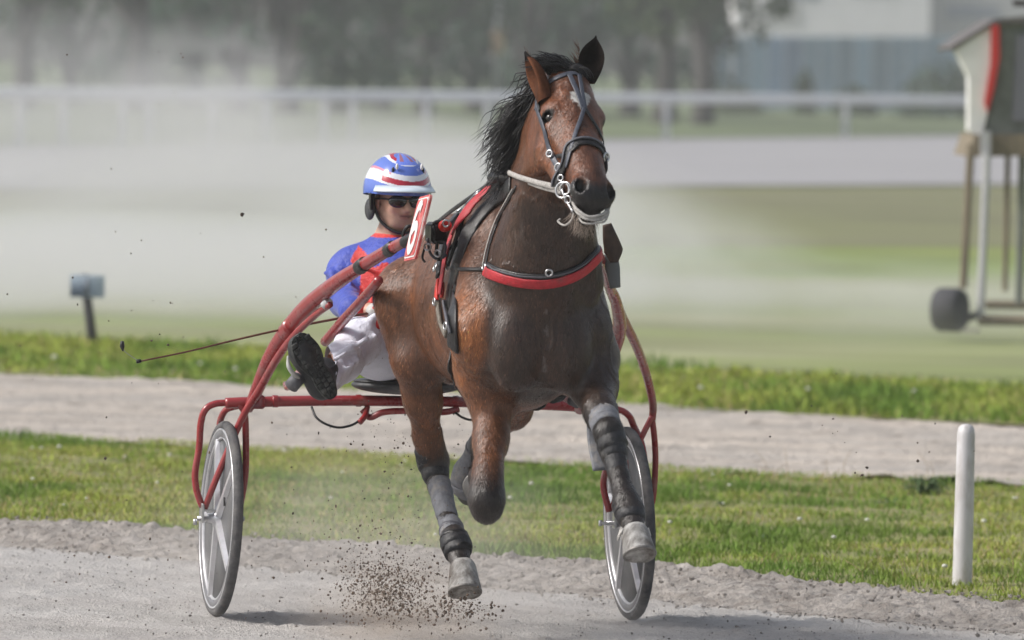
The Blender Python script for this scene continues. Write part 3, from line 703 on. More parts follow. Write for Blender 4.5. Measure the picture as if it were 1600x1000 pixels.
# --- reins
rein = bpy.data.objects.new('reins', None); COL.objects.link(rein); rein.parent = horse
strap('rein', tube([surf(884, 297, 2.6, .02)[0], L(866, 292, 2.56), L(842, 286, 2.47), L(812, 277, 2.32), L(795, 270, 2.12)], [.009, .012, .0095, .0095, .0095], 8, 6, flat=.6), M_rope, rein)
strap('rein', tube([surf(884, 304, 2.6, .02)[0], L(866, 298, 2.55), L(846, 293, 2.47), L(826, 286, 2.38)], [.007, .008, .007, .006], 8, 6, flat=.7), M_rope, rein)
strap('rein', tube([L(797, 271, 2.07), L(784, 274, 1.93), L(760, 290, 1.78), L(738, 306, 1.62), L(706, 329, 1.40), L(686, 345, 1.15), L(668, 360, .85)], .0085, 8, 6, flat=.5), M_black, rein)
strap('rein', tube([HD(.066, -.06, .51), L(938, 300, 2.45), L(900, 290, 2.1), L(850, 300, 1.8), L(800, 330, 1.2)], .008, 8, 6, flat=.5), M_black, rein)
# --- breast collar
bc = bpy.data.objects.new('breast_collar', None); COL.objects.link(bc); bc.parent = horse
cp = [(762, 424), (775, 430), (800, 437), (828, 441), (856, 441), (884, 435), (908, 423), (927, 406), (940, 390)]
strap('collar_pad', strap_px([(a, b - 4) for a, b in cp], .046, .010, 2.1, lift=.001), M_black, bc)
strap('red_collar_strap', strap_px(cp, .034, .006, 2.1, lift=.012), M_redpad, bc)
strap('collar_trim', strap_px([(a, b - 10) for a, b in cp], .006, .004, 2.1, lift=.010), M_grey, bc)
strap('collar_strap', strap_px([(706, 419), (722, 421), (742, 422), (764, 421)], .013, .006, 2.0), M_black, bc)
for a, b in ((706, 419), (763, 419), (857, 424), (938, 390)):
    c, nn = surf(a, b, 2.1, .016); ring(c, nn, .011, .0035, M_steel, bc, 'buckle')
strap('neck_strap', strap_px([(808, 292), (797, 312), (784, 335), (774, 360), (766, 385), (760, 415)], .012, .005, 2.0), M_black, bc)
strap('neck_strap_edge', strap_px([(804, 296), (793, 316), (780, 339), (770, 364), (763, 388), (757, 416)], .005, .004, 2.0, lift=.006), M_rope, bc)
strap('martingale', strap_px([(938, 376), (937, 384), (939, 392)], .014, .005, 2.1), M_rope, bc)
# --- harness saddle and girth
sdl = bpy.data.objects.new('harness_saddle', None); COL.objects.link(sdl); sdl.parent = horse
def girth(s_, a0, a1, tilt=0.0, n=30):
    return [P3(.36 * math.sin(a), s_ + tilt * (math.cos(a)), 1.20 + .42 * math.cos(a)) for a in np.linspace(a0, a1, n)]
rs = [(790, 284), (778, 297), (765, 310), (750, 323), (736, 340), (722, 362), (713, 388), (707, 414), (703, 440), (700, 462)]
strap('girth_pad', strap_px([(a + 9, b + 5) for a, b in rs] + [(708, 490), (708, 520), (709, 545)], .060, .008, 1.7, lift=.001), M_black, sdl)
strap('red_saddle_strap', strap_px(rs, [.030, .042, .044, .040, .034, .026], .007, 1.7, lift=.028), M_redpad, sdl)
strap('saddle_pad', strap_3d(girth(1.62, .3, 1.15, .03), .10, .014), M_black, sdl)
strap('saddle_pad', strap_3d(girth(1.62, -.3, -1.0, .03), .10, .014), M_black, sdl)
strap('backband', strap_3d(girth(1.60, -1.2, 1.2, .03), .045, .012, lift=.014), M_black, sdl)
strap('girth_strap', strap_3d(girth(1.68, 1.1, 2 * math.pi - 1.1, .0), .055, .008), M_black, sdl)
strap('side_strap', strap_px([(757, 296), (744, 308), (728, 322), (716, 338), (704, 354), (695, 372)], .024, .008, 1.6, lift=.006), M_black, sdl)
strap('side_strap', strap_px([(770, 290), (758, 302), (744, 314), (735, 325)], .012, .006, 1.6, lift=.016), M_grey, sdl)
strap('side_strap', strap_px([(700, 360), (694, 385), (690, 410), (688, 432)], .030, .010, 1.6, lift=.004), M_black, sdl)
strap('red_tab', strap_px([(691, 438), (689, 452), (688, 470)], [.014, .024, .030], .010, 1.6, lift=.010), mat('bright_red_tab', (.65, .03, .02), .45), sdl)
strap('red_tab', strap_px([(700, 444), (700, 456), (699, 466)], [.012, .022, .010], .010, 1.6, lift=.016), bpy.data.materials['bright_red_tab'], sdl)
strap('grey_girth_end', strap_px([(688, 472), (690, 490), (694, 508), (701, 522)], .026, .010, 1.6, lift=.006), mat('pale_webbing', (.22, .20, .17), .8, noise=.4, nscale=60, bump=.6, bscale=150), sdl)
strap('grey_girth_end', strap_px([(700, 470), (703, 488), (706, 505), (710, 520)], .012, .010, 1.6, lift=.012), M_grey, sdl)
for a, b, q in ((744, 303, .018), (752, 309, .013), (738, 311, .013), (697, 352, .014), (689, 421, .014), (703, 418, .012), (722, 337, .011), (688, 472, .012), (705, 510, .012)):
    c, nn = surf(a, b, 1.6, .022); ring(c, nn, q, .0035, M_steel, sdl, 'terret' if q > .015 else 'buckle')
strap('wither_pad', ellips(L(796, 278, 1.93), (.075, .12, .030), 20, 10), M_black, sdl)
# shaft holder (black block with red knob) on each side of the horse
hold = bpy.data.objects.new('shaft_holder', None); COL.objects.link(hold); hold.parent = horse
V, F = box(L(681, 364, 1.62) + [0, 0, 0], (.055, .10, .075), .1, .012); mesh('holder_block', V, F, M_black, hold)
V, F = lathe([(.0, 0), (.017, .001), (.020, .008), (.020, .030), (.014, .036), (0, .037)], 20, L(691, 354, 1.66), (.35, -.9, .15)); mesh('red_knob', V, F, bpy.data.materials['bright_red_tab'], hold)
for pth, r_ in (([(668, 372), (672, 395), (684, 405), (698, 398)], .005), ([(676, 350), (684, 346), (694, 348), (700, 356)], .006), ([(664, 385), (660, 402), (664, 410)], .004), ([(684, 372), (682, 392), (686, 408)], .006), ([(692, 372), (696, 386), (692, 404)], .005)):
    V, F = tube([L(a, b, 1.66) for a, b in pth], r_, 7, 5); mesh('holder_strap', V, F, M_black if r_ != .005 else M_grey, hold)
for a, b in ((697, 349), (668, 386), (684, 396)):
    ring(L(a, b, 1.70), (-.3, -1, 0), .011, .0035, M_steel, hold, 'buckle')
# leather flap and grey panel hanging at the far shaft
V, F = ribbon(catmull([L(948, 350, 1.55), L(953, 372, 1.55), L(958, 392, 1.54), L(959, 410, 1.54)], 6), np.tile([0, -1.0, 0], (19, 1)), [.03, .052, .066, .026], .014)
mesh('leather_flap', V, F, mat('brown_leather', (.055, .032, .022), .55, noise=.35, nscale=18, bump=.3), hold)
V, F = ribbon(catmull([L(953, 396, 1.50), L(957, 420, 1.50), L(961, 450, 1.50)], 6), np.tile([0, -1.0, 0], (13, 1)), [.05, .05, .036], .012); mesh('grey_flap', V, F, mat('grey_flap', (.14, .15, .15), .7), hold)
# ================================================================== SULKY
M_red = mat('red_enamel', (.29, .026, .028), .30, noise=.12, nscale=12, bump=.08, bscale=50, coat=.5, dirt=((.25, .16, .14), .56, .80, 7), rnoise=.1)
M_tyre = mat('dusty_tyre', (.070, .070, .074), .85, noise=.25, nscale=25, bump=.6, bscale=90, dirt=((.17, .16, .155), .45, .7, 9))
M_rim = mat('silver_rim', (.17, .17, .185), .4, metal=.2, noise=.15, nscale=20, dirt=((.26, .25, .24), .5, .75, 8))
M_rimd = M_rim; M_rim = mat('bright_rim_edge', (.60, .60, .62), .35, metal=.5, noise=.12, nscale=20)
M_disc = mat('grey_wheel_disc', (.085, .088, .095), .5, noise=.18, nscale=5, dirt=((.15, .145, .14), .45, .75, 4), bump=.15)
M_spoke = mat('silver_spoke', (.62, .62, .65), .3, metal=.55, noise=.1, nscale=15)
M_seat = mat('dark_seat_vinyl', (.032, .034, .038), .5, noise=.3, nscale=15, bump=.3, dirt=((.12, .115, .11), .5, .75, 9))
sulky = thing('racing_sulky', 'red two wheeled racing sulky with curved shafts hitched behind the trotting horse', 'sulky', (0, 0, 0), rig=True)
def part(name, VF, m, par=sulky): return mesh(name, VF[0], VF[1], m, par)
def tubes(name, lst, m=M_red, par=sulky):
    g = Geo()
    for P, r_, *k in lst: g.add(*tube(P, r_, 12, 8, **(k[0] if k else {})))
    return g.obj(name, m, par)
RW = .352
def wheel(cx, cz, lean, ph, toe=R(2.0)):
    """axis across the sulky; the tread faces forward"""
    whl = bpy.data.objects.new('wheel', None); COL.objects.link(whl); whl.parent = sulky
    ax = np.array([math.cos(lean) * math.cos(toe), math.sin(toe), math.sin(lean)]); c = np.array([cx, 0.0, cz])
    def ringp(prof, name, m, n=72):
        VF = lathe(prof, n, c, ax); F = VF[1][:-2]; k = len(prof)  # closed profile
        F += [((k - 1) * n + j, (k - 1) * n + (j + 1) % n, (j + 1) % n, j) for j in range(n)]
        return mesh(name, VF[0], F, m, whl)
    ringp([(RW - .030, -.012), (RW - .020, -.0185), (RW - .007, -.0165), (RW, -.006), (RW, .006), (RW - .007, .0165), (RW - .020, .0185), (RW - .030, .012)], 'tyre', M_tyre)
    ringp([(RW - .062, -.010), (RW - .050, -.0165), (RW - .028, -.0165), (RW - .028, .0165), (RW - .050, .0165), (RW - .062, .010)], 'rim', M_rimd)
    ringp([(RW - .034, -.0175), (RW - .030, -.0185), (RW - .027, -.0175), (RW - .027, .0175), (RW - .030, .0185), (RW - .034, .0175)], 'rim_edge', M_rim)
    ringp([(RW - .064, -.012), (RW - .060, -.0135), (RW - .057, -.012), (RW - .057, .012), (RW - .060, .0135), (RW - .064, .012)], 'rim_edge', M_rim)
    ringp([(.018, -.006), (.018, .006), (RW - .056, .004), (RW - .056, -.004)], 'disc', M_disc)
    q = np.array(Vector((0, 0, 1)).rotation_difference(Vector(ax)).to_matrix())
    for k in range(5):
        a = ph + 2 * math.pi * k / 5; uf = np.cross(ax, [0, 0, 1.0]); uf /= np.linalg.norm(uf); uf = uf * (-1 if uf[1] > 0 else 1); uu = np.array([0, 0, 1.0]) - ax * ax[2]; uu /= np.linalg.norm(uu); d = uf * math.cos(a) + uu * math.sin(a); t = -uf * math.sin(a) + uu * math.cos(a); V = []
        for s2 in (-1, 1):
            pr = [(.02, .020, .020), (.10, .018, .018), (RW - .10, .015, .015), (RW - .056, .021, .013)]
            base = len(V)
            for r_, w_, o_ in pr:
                V += [c + d * r_ + t * w_ + ax * s2 * .004, c + d * r_ + t * w_ * .55 + ax * s2 * (.004 + o_), c + d * r_ - t * w_ * .55 + ax * s2 * (.004 + o_), c + d * r_ - t * w_ + ax * s2 * .004]
        F = []
        for b in (0, 16):
            for i in range(3):
                for j in range(4):
                    F.append((b + i * 4 + j, b + i * 4 + (j + 1) % 4, b + (i + 1) * 4 + (j + 1) % 4, b + (i + 1) * 4 + j))
            F.append((b, b + 1, b + 2, b + 3)); F.append((b + 12, b + 15, b + 14, b + 13))
        mesh('spoke', V, F, M_spoke, whl, smooth=False)
    VF = lathe([(.0, -.046), (.016, -.046), (.018, -.03), (.030, -.026), (.030, .026), (.018, .03), (.016, .046), (0, .046)], 24, c, ax); mesh('hub', *VF, M_spoke, whl)
    VF = tube([c + ax * (-.028) + np.array([0, -.26, .09]), c + ax * (-.028) + np.array([0, -.27, .06])], .004, 6, 0); mesh('valve', *VF, M_black, whl)
    return c, ax
pl_ = L(345, 811, 0); pr_ = L(983, 819, 0)
cL, axL = wheel(pl_[0], .353, -.035, R(38)); cR, axR = wheel(pr_[0], .353, .045, R(20))
# crossbar
tubes('crossbar', [([L(352, 630, .02), L(400, 628, .03), L(520, 626, .05), L(640, 627, .06), L(760, 629, .05), L(880, 634, .03), L(940, 639, .02)], .0195)])
def fork(c, inner, outer, nm='wheel_fork'):
    tubes(nm, [(inner, .0125), (outer, .0125)])
# left wheel arch: outer leg, inner leg and short rear piece
fork(cL, [L(374, 632, .03), L(382, 645, .03), L(384, 680, .02), L(384, 730, .0), L(380, 765, -.02), L(372, 800, -.03), L(362, 812, -.02)],
     [L(360, 629, .02), L(336, 631, .02), L(321, 640, .02), L(314, 660, .01), L(311, 700, .0), L(305, 738, .0), L(307, 765, .0), L(316, 792, .0)])
tubes('fork_brace', [([L(372, 634, -.02), L(354, 640, -.05), L(346, 652, -.07), L(343, 664, -.09)], .012)])
fork(cR, [L(955, 640, .02), L(962, 650, .01), L(962, 690, .0), L(948, 730, -.01), L(943, 760, -.01), L(952, 800, 0.0)],
     [L(930, 638, .02), L(965, 640, .02), L(982, 649, .0), L(990, 665, -.03), L(1004, 700, -.03), L(1010, 760, -.03), L(1006, 800, -.02), L(996, 815, -.01)])
# axle brackets
for c, x0 in ((cL, -1), (cR, 1)):
    VF = tube([c + np.array([-.085, 0, 0]), c + np.array([.085, 0, 0])], .009, 10, 0); part('axle', VF, M_steel)
    if x0 < 0:
        g = Geo(); g.add(*box(c + np.array([-.070, -.012, .020]), (.010, .04, .07), 0, .002)); g.add(*box(c + np.array([-.045, -.012, .030]), (.05, .02, .007), 0, .001)); g.obj('axle_bracket', M_steel, sulky, False)
        VF = lathe([(0, 0), (.012, 0), (.012, .012), (0, .012)], 6, c + np.array([-.087, 0, -.012]), (-1, 0, 0)); part('axle_nut', VF, M_steel)
    else:
        g = Geo(); g.add(*box(c + np.array([-.055, -.012, .012]), (.012, .04, .06), 0, .002)); g.add(*box(c + np.array([-.08, -.012, .0]), (.05, .012, .010), 0, .001)); g.obj('axle_bracket', M_steel, sulky, False)
        VF = lathe([(0, 0), (.011, 0), (.011, .012), (0, .012)], 6, c + np.array([-.10, 0, 0]), (-1, 0, 0)); part('axle_nut', VF, M_steel)
# left shaft: wide flattened tube curving up to the harness, stay below it running down to the axle end
sh = [(L(388, 640, .04), .017), (L(402, 608, .10), .024), (L(422, 560, .24), .028), (L(448, 518, .42), .031), (L(482, 478, .66), .031), (L(525, 442, .95), .027), (L(570, 413, 1.22), .023), (L(610, 389, 1.46), .021), (L(640, 373, 1.62), .019)]
tubes('shaft', [([p for p, _ in sh], [q for _, q in sh])])
tubes('shaft_stay', [([L(516, 476, .86), L(492, 493, .72), L(460, 524, .54), L(432, 562, .34), L(405, 610, .16), L(380, 650, .08), L(352, 714, .04), L(331, 765, .02), L(319, 797, 0.0)], [.011, .012, .0135, .0145, .0145, .013, .012, .012, .011])])
tubes('shaft_clamp', [([L(507, 478, .82), L(514, 470, .84)], .017)], M_rim)
tubes('seat_stay', [([L(508, 534, .30), L(540, 497, .55), L(572, 462, .85), L(592, 438, 1.05)], [.018, .019, .018, .016])])
V, F = box((L(400, 628, .06)), (.060, .035, .050), 0, .006); part('shaft_socket', (V, F), M_red)
# right shaft
sr = [(L(1019, 656, .02), .013), (L(1020, 630, .06), .0145), (L(1010, 585, .22), .016), (L(994, 540, .46), .017), (L(972, 495, .74), .018), (L(956, 458, 1.02), .019), (L(944, 420, 1.35), .018), (L(936, 400, 1.6), .017)]
tubes('shaft', [([p for p, _ in sr], [q for _, q in sr])])
tubes('shaft_stay', [([L(1019, 650, .03), L(1004, 680, .03), L(984, 722, .02), L(968, 760, .01), L(956, 796, .0)], .011)])
tubes('shaft_stay', [([L(1019, 654, .02), L(1023, 690, -.0), L(1024, 730, -.02), L(1020, 780, -.03), L(1012, 800, -.03)], .0115)])
tubes('seat_stay', [([L(905, 640, .10), L(940, 590, .35), L(958, 548, .55), L(968, 510, .72), L(962, 470, .95), L(952, 446, 1.1)], [.020, .024, .026, .026, .020, .015])])
part('white_tab', box(L(947, 496, 1.2), (.014, .012, .07), .2, .004), mat('white_tab', (.6, .6, .58), .6))
for a_, b_, s_, r_ in ((452, 514, .46, .034), (566, 415, 1.20, .026), (610, 389, 1.46, .0235)):
    q0 = L(a_ - 4, b_ + (5 if a_ < 500 else 3), s_ - .03); q1 = L(a_ + 4, b_ - (5 if a_ < 500 else 3), s_ + .03); tubes('shaft_collar', [([q0, q1], r_)], M_black if a_ > 500 else M_red)
for a_, b_, r_ in ((430, 627, .0225), (560, 626, .0225), (712, 628, .0225), (800, 631, .0225)):
    tubes('crossbar_collar', [([L(a_ - 4, b_, .05), L(a_ + 4, b_, .05)], r_)])
# seat
VF = ellips(L(636, 602, .08), (.203, .17, .034), 36, 14); part('seat', VF, M_seat)
VF = ellips(L(636, 596, .08), (.198, .168, .016), 36, 10); part('seat_piping', VF, M_black)
tubes('seat_bracket', [([L(566, 640, .05), L(578, 652, .06), L(600, 644, .08), L(640, 642, .10), L(690, 644, .08), L(716, 640, .06)], .012), ([L(574, 636, .05), L(570, 650, .08), L(562, 660, .10)], .011)])
tubes('stirrup_wire', [([L(487, 636, .06), L(494, 652, .10), L(510, 663, .12), L(530, 668, .12), L(550, 664, .10), L(562, 656, .09), L(568, 648, .07)], .0045)], M_black)
tubes('stirrup_wire', [([L(708, 642, .06), L(722, 652, .10), L(738, 656, .12), L(760, 650, .10)], .0045)], M_black)
# foot rests
def footrest(a, b, c2):
    fr = bpy.data.objects.new('foot_rest', None); COL.objects.link(fr); fr.parent = sulky
    g = Geo(); g.add(*tube([a, b], .026, 14, 0)); g.obj('foot_peg', mat('peg_rubber', (.10, .10, .11), .6, noise=.2), fr)
    g = Geo(); d = (b - a) / np.linalg.norm(b - a); g.add(*tube([b - d * .002, b + d * .035], .024, 14, 0)); g.obj('foot_peg_end', mat('peg_pink_grey', (.36, .20, .21), .6, noise=.4, nscale=30), fr)
    g = Geo(); g.add(*tube([a + (b - a) * .3, (a + c2) / 2 + [0, .02, -.01], c2], .010, 10, 6)); g.obj('foot_peg_arm', M_red, fr)
footrest(L(455, 604, .80), L(467, 590, .78), L(446, 600, .30) + [0, 0, .0])
footrest(L(905, 628, .80), L(893, 622, .78), L(930, 620, .30))
# number plate clamped on the shaft tip, seen almost edge-on
npl = bpy.data.objects.new('number_plate', None); COL.objects.link(npl); npl.parent = sulky
p0, p1, p2, p3 = L(634, 411, 1.64), L(652, 403, 1.86), L(677, 306, 1.90), L(658, 307, 1.68)
cen = (p0 + p1 + p2 + p3) / 4; ex = ((p1 - p0) + (p2 - p3)) / 2; ez = ((p3 - p0) + (p2 - p1)) / 2
nn_ = np.cross(ex, ez); nn_ /= np.linalg.norm(nn_)
if np.dot(nn_, CAML - cen) < 0: nn_ = -nn_
def plate(sx, sz, z0, th, name, m, r_=.18):
    P = []; 
    for (qx, qz, a0) in ((1, 1, 0), (-1, 1, 90), (-1, -1, 180), (1, -1, 270)):
        for a in np.linspace(R(a0), R(a0 + 90), 5): P.append(cen + ex * .5 * sx * (qx * (1 - r_) + r_ * math.cos(a)) + ez * .5 * sz * (qz * (1 - r_) + r_ * math.sin(a)))
    n = len(P); P = np.array(P); V = np.concatenate([P + nn_ * z0, P + nn_ * (z0 + th)]); F = [tuple(range(n))[::-1], tuple(range(n, 2 * n))] + [(i, (i + 1) % n, n + (i + 1) % n, n + i) for i in range(n)]
    return mesh(name, V, F, m, npl, smooth=False)
M_plred = mat('plate_red', (.55, .07, .07), .4, noise=.12, nscale=12, dirt=((.6, .35, .33), .5, .7, 18)); M_plwh = mat('plate_white', (.75, .73, .72), .45, noise=.06)
plate(1, 1, 0, .008, 'plate', M_plred); plate(.90, .93, .0085, .002, 'plate_border', M_plwh); plate(.82, .88, .011, .002, 'plate_face', M_plred)
# numeral: a stroke path in plate space
def pp(x, z): return cen + ex * .5 * x + ez * .5 * z + nn_ * .0145
num = [(.34, .56), (.10, .70), (-.22, .60), (-.40, .25), (-.46, -.15), (-.38, -.52), (-.05, -.70), (.30, -.58), (.42, -.28), (.28, -.02), (-.02, .06), (-.34, -.08)]
V, F = ribbon(catmull([pp(*q) for q in num], 6), np.tile(nn_, (len(num) * 6 - 5, 1)), .034, .0025); mesh('numeral', V, F, M_plwh, npl, smooth=False)
tubes('plate_clamp', [([L(632, 379, 1.60), L(640, 374, 1.64), L(652, 369, 1.68)], .020), ([L(643, 353, 1.62), L(636, 355, 1.62), L(630, 366, 1.60), L(632, 378, 1.60)], .006)], M_black, npl)
# ================================================================== DRIVER
D0 = (0.0, 0.0, 0.0)
drv = thing('person', 'driver in blue and red jacket, striped helmet and sunglasses seated on the sulky', 'person', D0, rig=True)
M_skin = mat('skin', (.42, .22, .155), .5, attr='skin', noise=.08, nscale=40, sss=.12, bump=.1, bscale=120)
HC = L(622, 313, -.02)                                  # centre of the head
hyw = rotm('Z', R(12)) @ rotm('X', R(3))                # turned a little and looking down
def HP(x, y, z): return HC + hyw @ np.array([x, y, z])  # x to image right, y back, z up, in the head's frame
lo = L(470, 660, .0) - [0, 1.15, 0]; hi = L(760, 225, 0) + [.35, .45, 0]
def pf(h=.006): return Field((lo[0], -1.05, .55), (.62, .40, 1.75), h)
# skeleton
neck = L(618, 372, -.04); shl = L(540, 418, -.06); shr = L(700, 424, -.06); chestc = L(618, 445, -.02); pel = L(648, 556, .04)
elL = L(540, 470, .04) + [0.0, 0, 0]; hnL = L(588, 486, .40); elR = L(706, 500, .06); hnR = L(640, 492, .40)
hipL = L(612, 560, .08); knL = L(562, 533, .40); anL = L(507, 590, .70); hipR = L(690, 560, .08); knR = L(752, 545, .44); anR = L(846, 606, .70)
f = pf(.0055)
f.ell(HP(0, .012, .03), (.074, .092, .085), .03, hyw); f.ell(HP(0, -.028, -.03), (.058, .060, .078), .03, hyw)
f.ell(HP(0, -.046, -.082), (.030, .028, .020), .02, hyw)                     # chin
f.cone(HP(0, -.082, .004), HP(0, -.106, -.026), .008, .0125, .010)           # nose
f.ell(HP(0, -.092, -.030), (.0165, .014, .009), .008, hyw)
f.ell(HP(0, -.078, .018), (.052, .018, .011), .014, hyw)                     # brow
for sx in (-1, 1):
    f.ell(HP(sx * .036, -.066, -.018), (.020, .018, .018), .018, hyw)        # cheek
    f.ell(HP(sx * .029, -.084, .001), (.014, .008, .009), .008, hyw, sub=True)
    f.cone(HP(sx * .056, .005, -.045), HP(sx * .030, -.045, -.080), .018, .014, .02)
    f.ell(HP(sx * .078, .012, -.008), (.008, .018, .030), .008, hyw)         # ear
f.ell(HP(0, -.083, -.047), (.023, .010, .0055), .006, hyw); f.ell(HP(0, -.080, -.059), (.020, .010, .006), .006, hyw)
f.cone(HP(-.024, -.093, -.0525), HP(.024, -.093, -.0525), .0022, .0022, .003, sub=True)
f.cone(HP(0, .01, -.06), neck + [0, .02, -.02], .056, .060, .03)
f.chain([(neck + [0, .02, -.03], .075), (chestc, .125), (L(634, 520, .04), .125), (pel, .125)], .05)
f.chain([(shl + [.03, 0, 0], .058), (elL, .042), (hnL + [-.03, .02, 0], .030)], .03); f.chain([(shr, .058), (elR, .042), (hnR, .030)], .03)
f.chain([(neck + [0, .02, -.06], .06), (shl + [.02, 0, 0], .05)], .05); f.chain([(neck + [0, .02, -.06], .06), (shr, .05)], .05)
f.chain([(hipL, .085), (knL, .056), (anL, .042)], .03); f.chain([(hipR, .085), (knR, .056), (anR, .042)], .03)
for hn, sg in ((hnL, 1), (hnR, -1)):                                          # fists closed on the reins
    f.ell(hn, (.040, .042, .026), .015)
    for q in range(4):
        b0 = hn + np.array([sg * (.030 - .004 * (q == 3)), -.030 + .020 * q, .012]); b1 = b0 + [sg * .020, -.004, -.016]; b2 = b1 + [-sg * .022, 0, -.016]
        f.cone(b0, b1, .0098, .0090, .004); f.cone(b1, b2, .0090, .0080, .004)
    f.cone(hn + [0, -.035, .015], hn + [sg * .028, -.048, .010], .012, .0095, .006)
pv, pq = f.nets(); pv = f.smooth(pv, pq, 1, .4)
loc = (pv - HC) @ hyw; sk = np.tile([.56, .33, .24], (len(pv), 1)); nn1 = fbm(pv, 40, 3, 2)
sk = sk * (.85 + .3 * nn1)[:, None]
beard = ss(-loc[:, 2], .028, .055) * (loc[:, 2] > -.12); sk = lerp(sk, np.array([.26, .17, .14]), beard * .38)
lip = (np.abs(loc[:, 2] + .0525) < .010) * (np.abs(loc[:, 0]) < .026) * (loc[:, 1] < -.08); sk = lerp(sk, np.array([.40, .17, .14]), lip * .6)
mth_ = (np.abs(loc[:, 2] + .0525) < .0042) * (np.abs(loc[:, 0]) < .024) * (loc[:, 1] < -.075); sk = lerp(sk, np.array([.13, .05, .045]), mth_ * .8)
hairm = ss(loc[:, 1], -.012, .005) * ss(loc[:, 2], -.045, -.02) * (np.abs(loc[:, 0]) < .076); sk = lerp(sk, np.array([.035, .022, .016]), hairm * .92)
mesh('body', pv, pq, M_skin, drv, attrs={'skin': sk})
# jacket
def cloth_noise(V, amp, sc, sd): return (fbm(V, sc, 3, sd) - .5) * 2 * amp
f = pf(.006)
f.chain([(neck + [0, .02, -.055], .080), (chestc + [0, 0, .03], .145), (L(634, 500, .05), .145), (L(642, 535, .06), .145)], .06)
f.chain([(shl + [.045, 0, -.005], .078), (shl + [.01, 0, -.03], .070), (elL, .057), (hnL + [-.075, .06, 0], .045), (hnL + [-.045, .035, 0], .040)], .035)
f.chain([(shr, .072), (elR, .057), (hnR + [.06, .05, 0], .044)], .035)
f.chain([(neck + [0, .02, -.06], .075), (shl + [.02, 0, 0], .066)], .05); f.chain([(neck + [0, .02, -.06], .075), (shr, .062)], .05)
f.chain([(neck + [0, .012, -.02], .070), (neck + [0, .02, -.07], .080)], .02)
# fold ridges
for k in range(26):
    t = rng.uniform(0, 1); a = shl * (1 - t) + elL * t + rng.normal(0, .008, 3); dd = np.clip(rng.normal(0, 1, 3), -1.2, 1.2) * [.022, .02, .012]; f.cone(a + [-.030, -.03, 0] - dd, a + [-.030, -.034, 0] + dd, .010, .007, .018)
for k in range(22):
    t = rng.uniform(0, 1); a = elL * (1 - t) + hnL * t + [-.0, -.045, rng.uniform(-.03, .03)]; dd = np.array([rng.normal(0, .01), 0, .035]); f.cone(a - dd, a + dd, .008, .006, .016)
for k in range(24):
    a = L(rng.uniform(580, 650), rng.uniform(420, 520), .19) ; dd = np.array([rng.normal(0, .03), 0, rng.normal(0, .03)]); f.cone(a - dd, a + dd, .010, .006, .02)
jv, jq = f.nets(); jv = f.smooth(jv, jq, 1, .5); jn = fbm(jv, 30, 3, 4)
C_blue = np.array([.030, .060, .42]); C_redj = np.array([.62, .022, .018])
jc = np.tile(C_blue, (len(jv), 1))
xr = jv[:, 0]; zr = jv[:, 2]; xc = chestc[0]
def segd(V, a, b):
    d = b - a; t = np.clip(((V - a) @ d) / (d @ d), 0, 1); return np.linalg.norm(V - a - t[:, None] * d, axis=1), t
dm, tm = segd(jv, chestc + [0, 0, .05], pel); da, ta = segd(jv, elL, hnL + [-.04, .03, 0]); du, tu = segd(jv, shl, elL)
front = (xr - .19 * jv[:, 1] > L(562, 460, .1)[0] + .019) & (zr < neck[2] - .095 + .05 * (jn - .5))
jc[front] = C_redj
coll = np.linalg.norm((jv - (neck + [0, .015, -.03])) * [1, 1, 1.25], axis=1) < .098; jc[coll] = C_redj
ddx = jv - L(563, 407, .03); star_ = (np.abs(ddx[:, 0]) + .7 * np.abs(ddx[:, 2]) + .02 * (jn - .5) < .036) & (jv[:, 1] < .03); jc[star_] = C_redj
jc[(zr < L(640, 505, .1)[2]) & (jv[:, 1] < .1)] = C_redj
mesh('jacket', jv, jq, mat('silk_jacket', rough=.45, attr='jacket', bump=.7, bscale=38, noise=.12, nscale=20, bdist=.012, sheen=.2), drv, attrs={'jacket': jc})
# trousers
f = pf(.006)
f.chain([(pel + [0, 0, .03], .125), (pel, .115)], .05)
f.chain([(hipL, .090), ((hipL + knL) / 2 + [0, 0, -.005], .088), (knL, .078), ((knL + anL) / 2 + [0, 0, -.01], .066), (anL + [.01, .03, .0], .060)], .04)
f.chain([(hipR, .090), (knR, .078), ((knR + anR) / 2, .060), (anR + [-.01, .03, 0], .052)], .04)
f.ell(L(604, 572, .16), (.10, .10, .04), .05)
for k in range(30):
    t = rng.uniform(0, 1); a = knL * (1 - t) + anL * t + [.01, -.05, rng.uniform(-.04, .05)]; dd = np.array([.03, 0, .02]) * rng.normal(0, 1); f.cone(a - dd, a + dd, .010, .006, .02)
for k in range(16):
    t = rng.uniform(0, 1); a = hipL * (1 - t) + knL * t + [0, -.05, .05]; dd = np.array([.03, 0, .03]) * rng.normal(0, 1); f.cone(a - dd, a + dd, .009, .006, .02)
tv, tq = f.nets(); tv = f.smooth(tv, tq, 1, .5)
mesh('trousers', tv, tq, mat('white_trousers', (.78, .79, .90), .75, noise=.06, nscale=9, bump=.75, bscale=22, bdist=.015, dirt=((.38, .28, .26), .60, .80, 8)), drv)
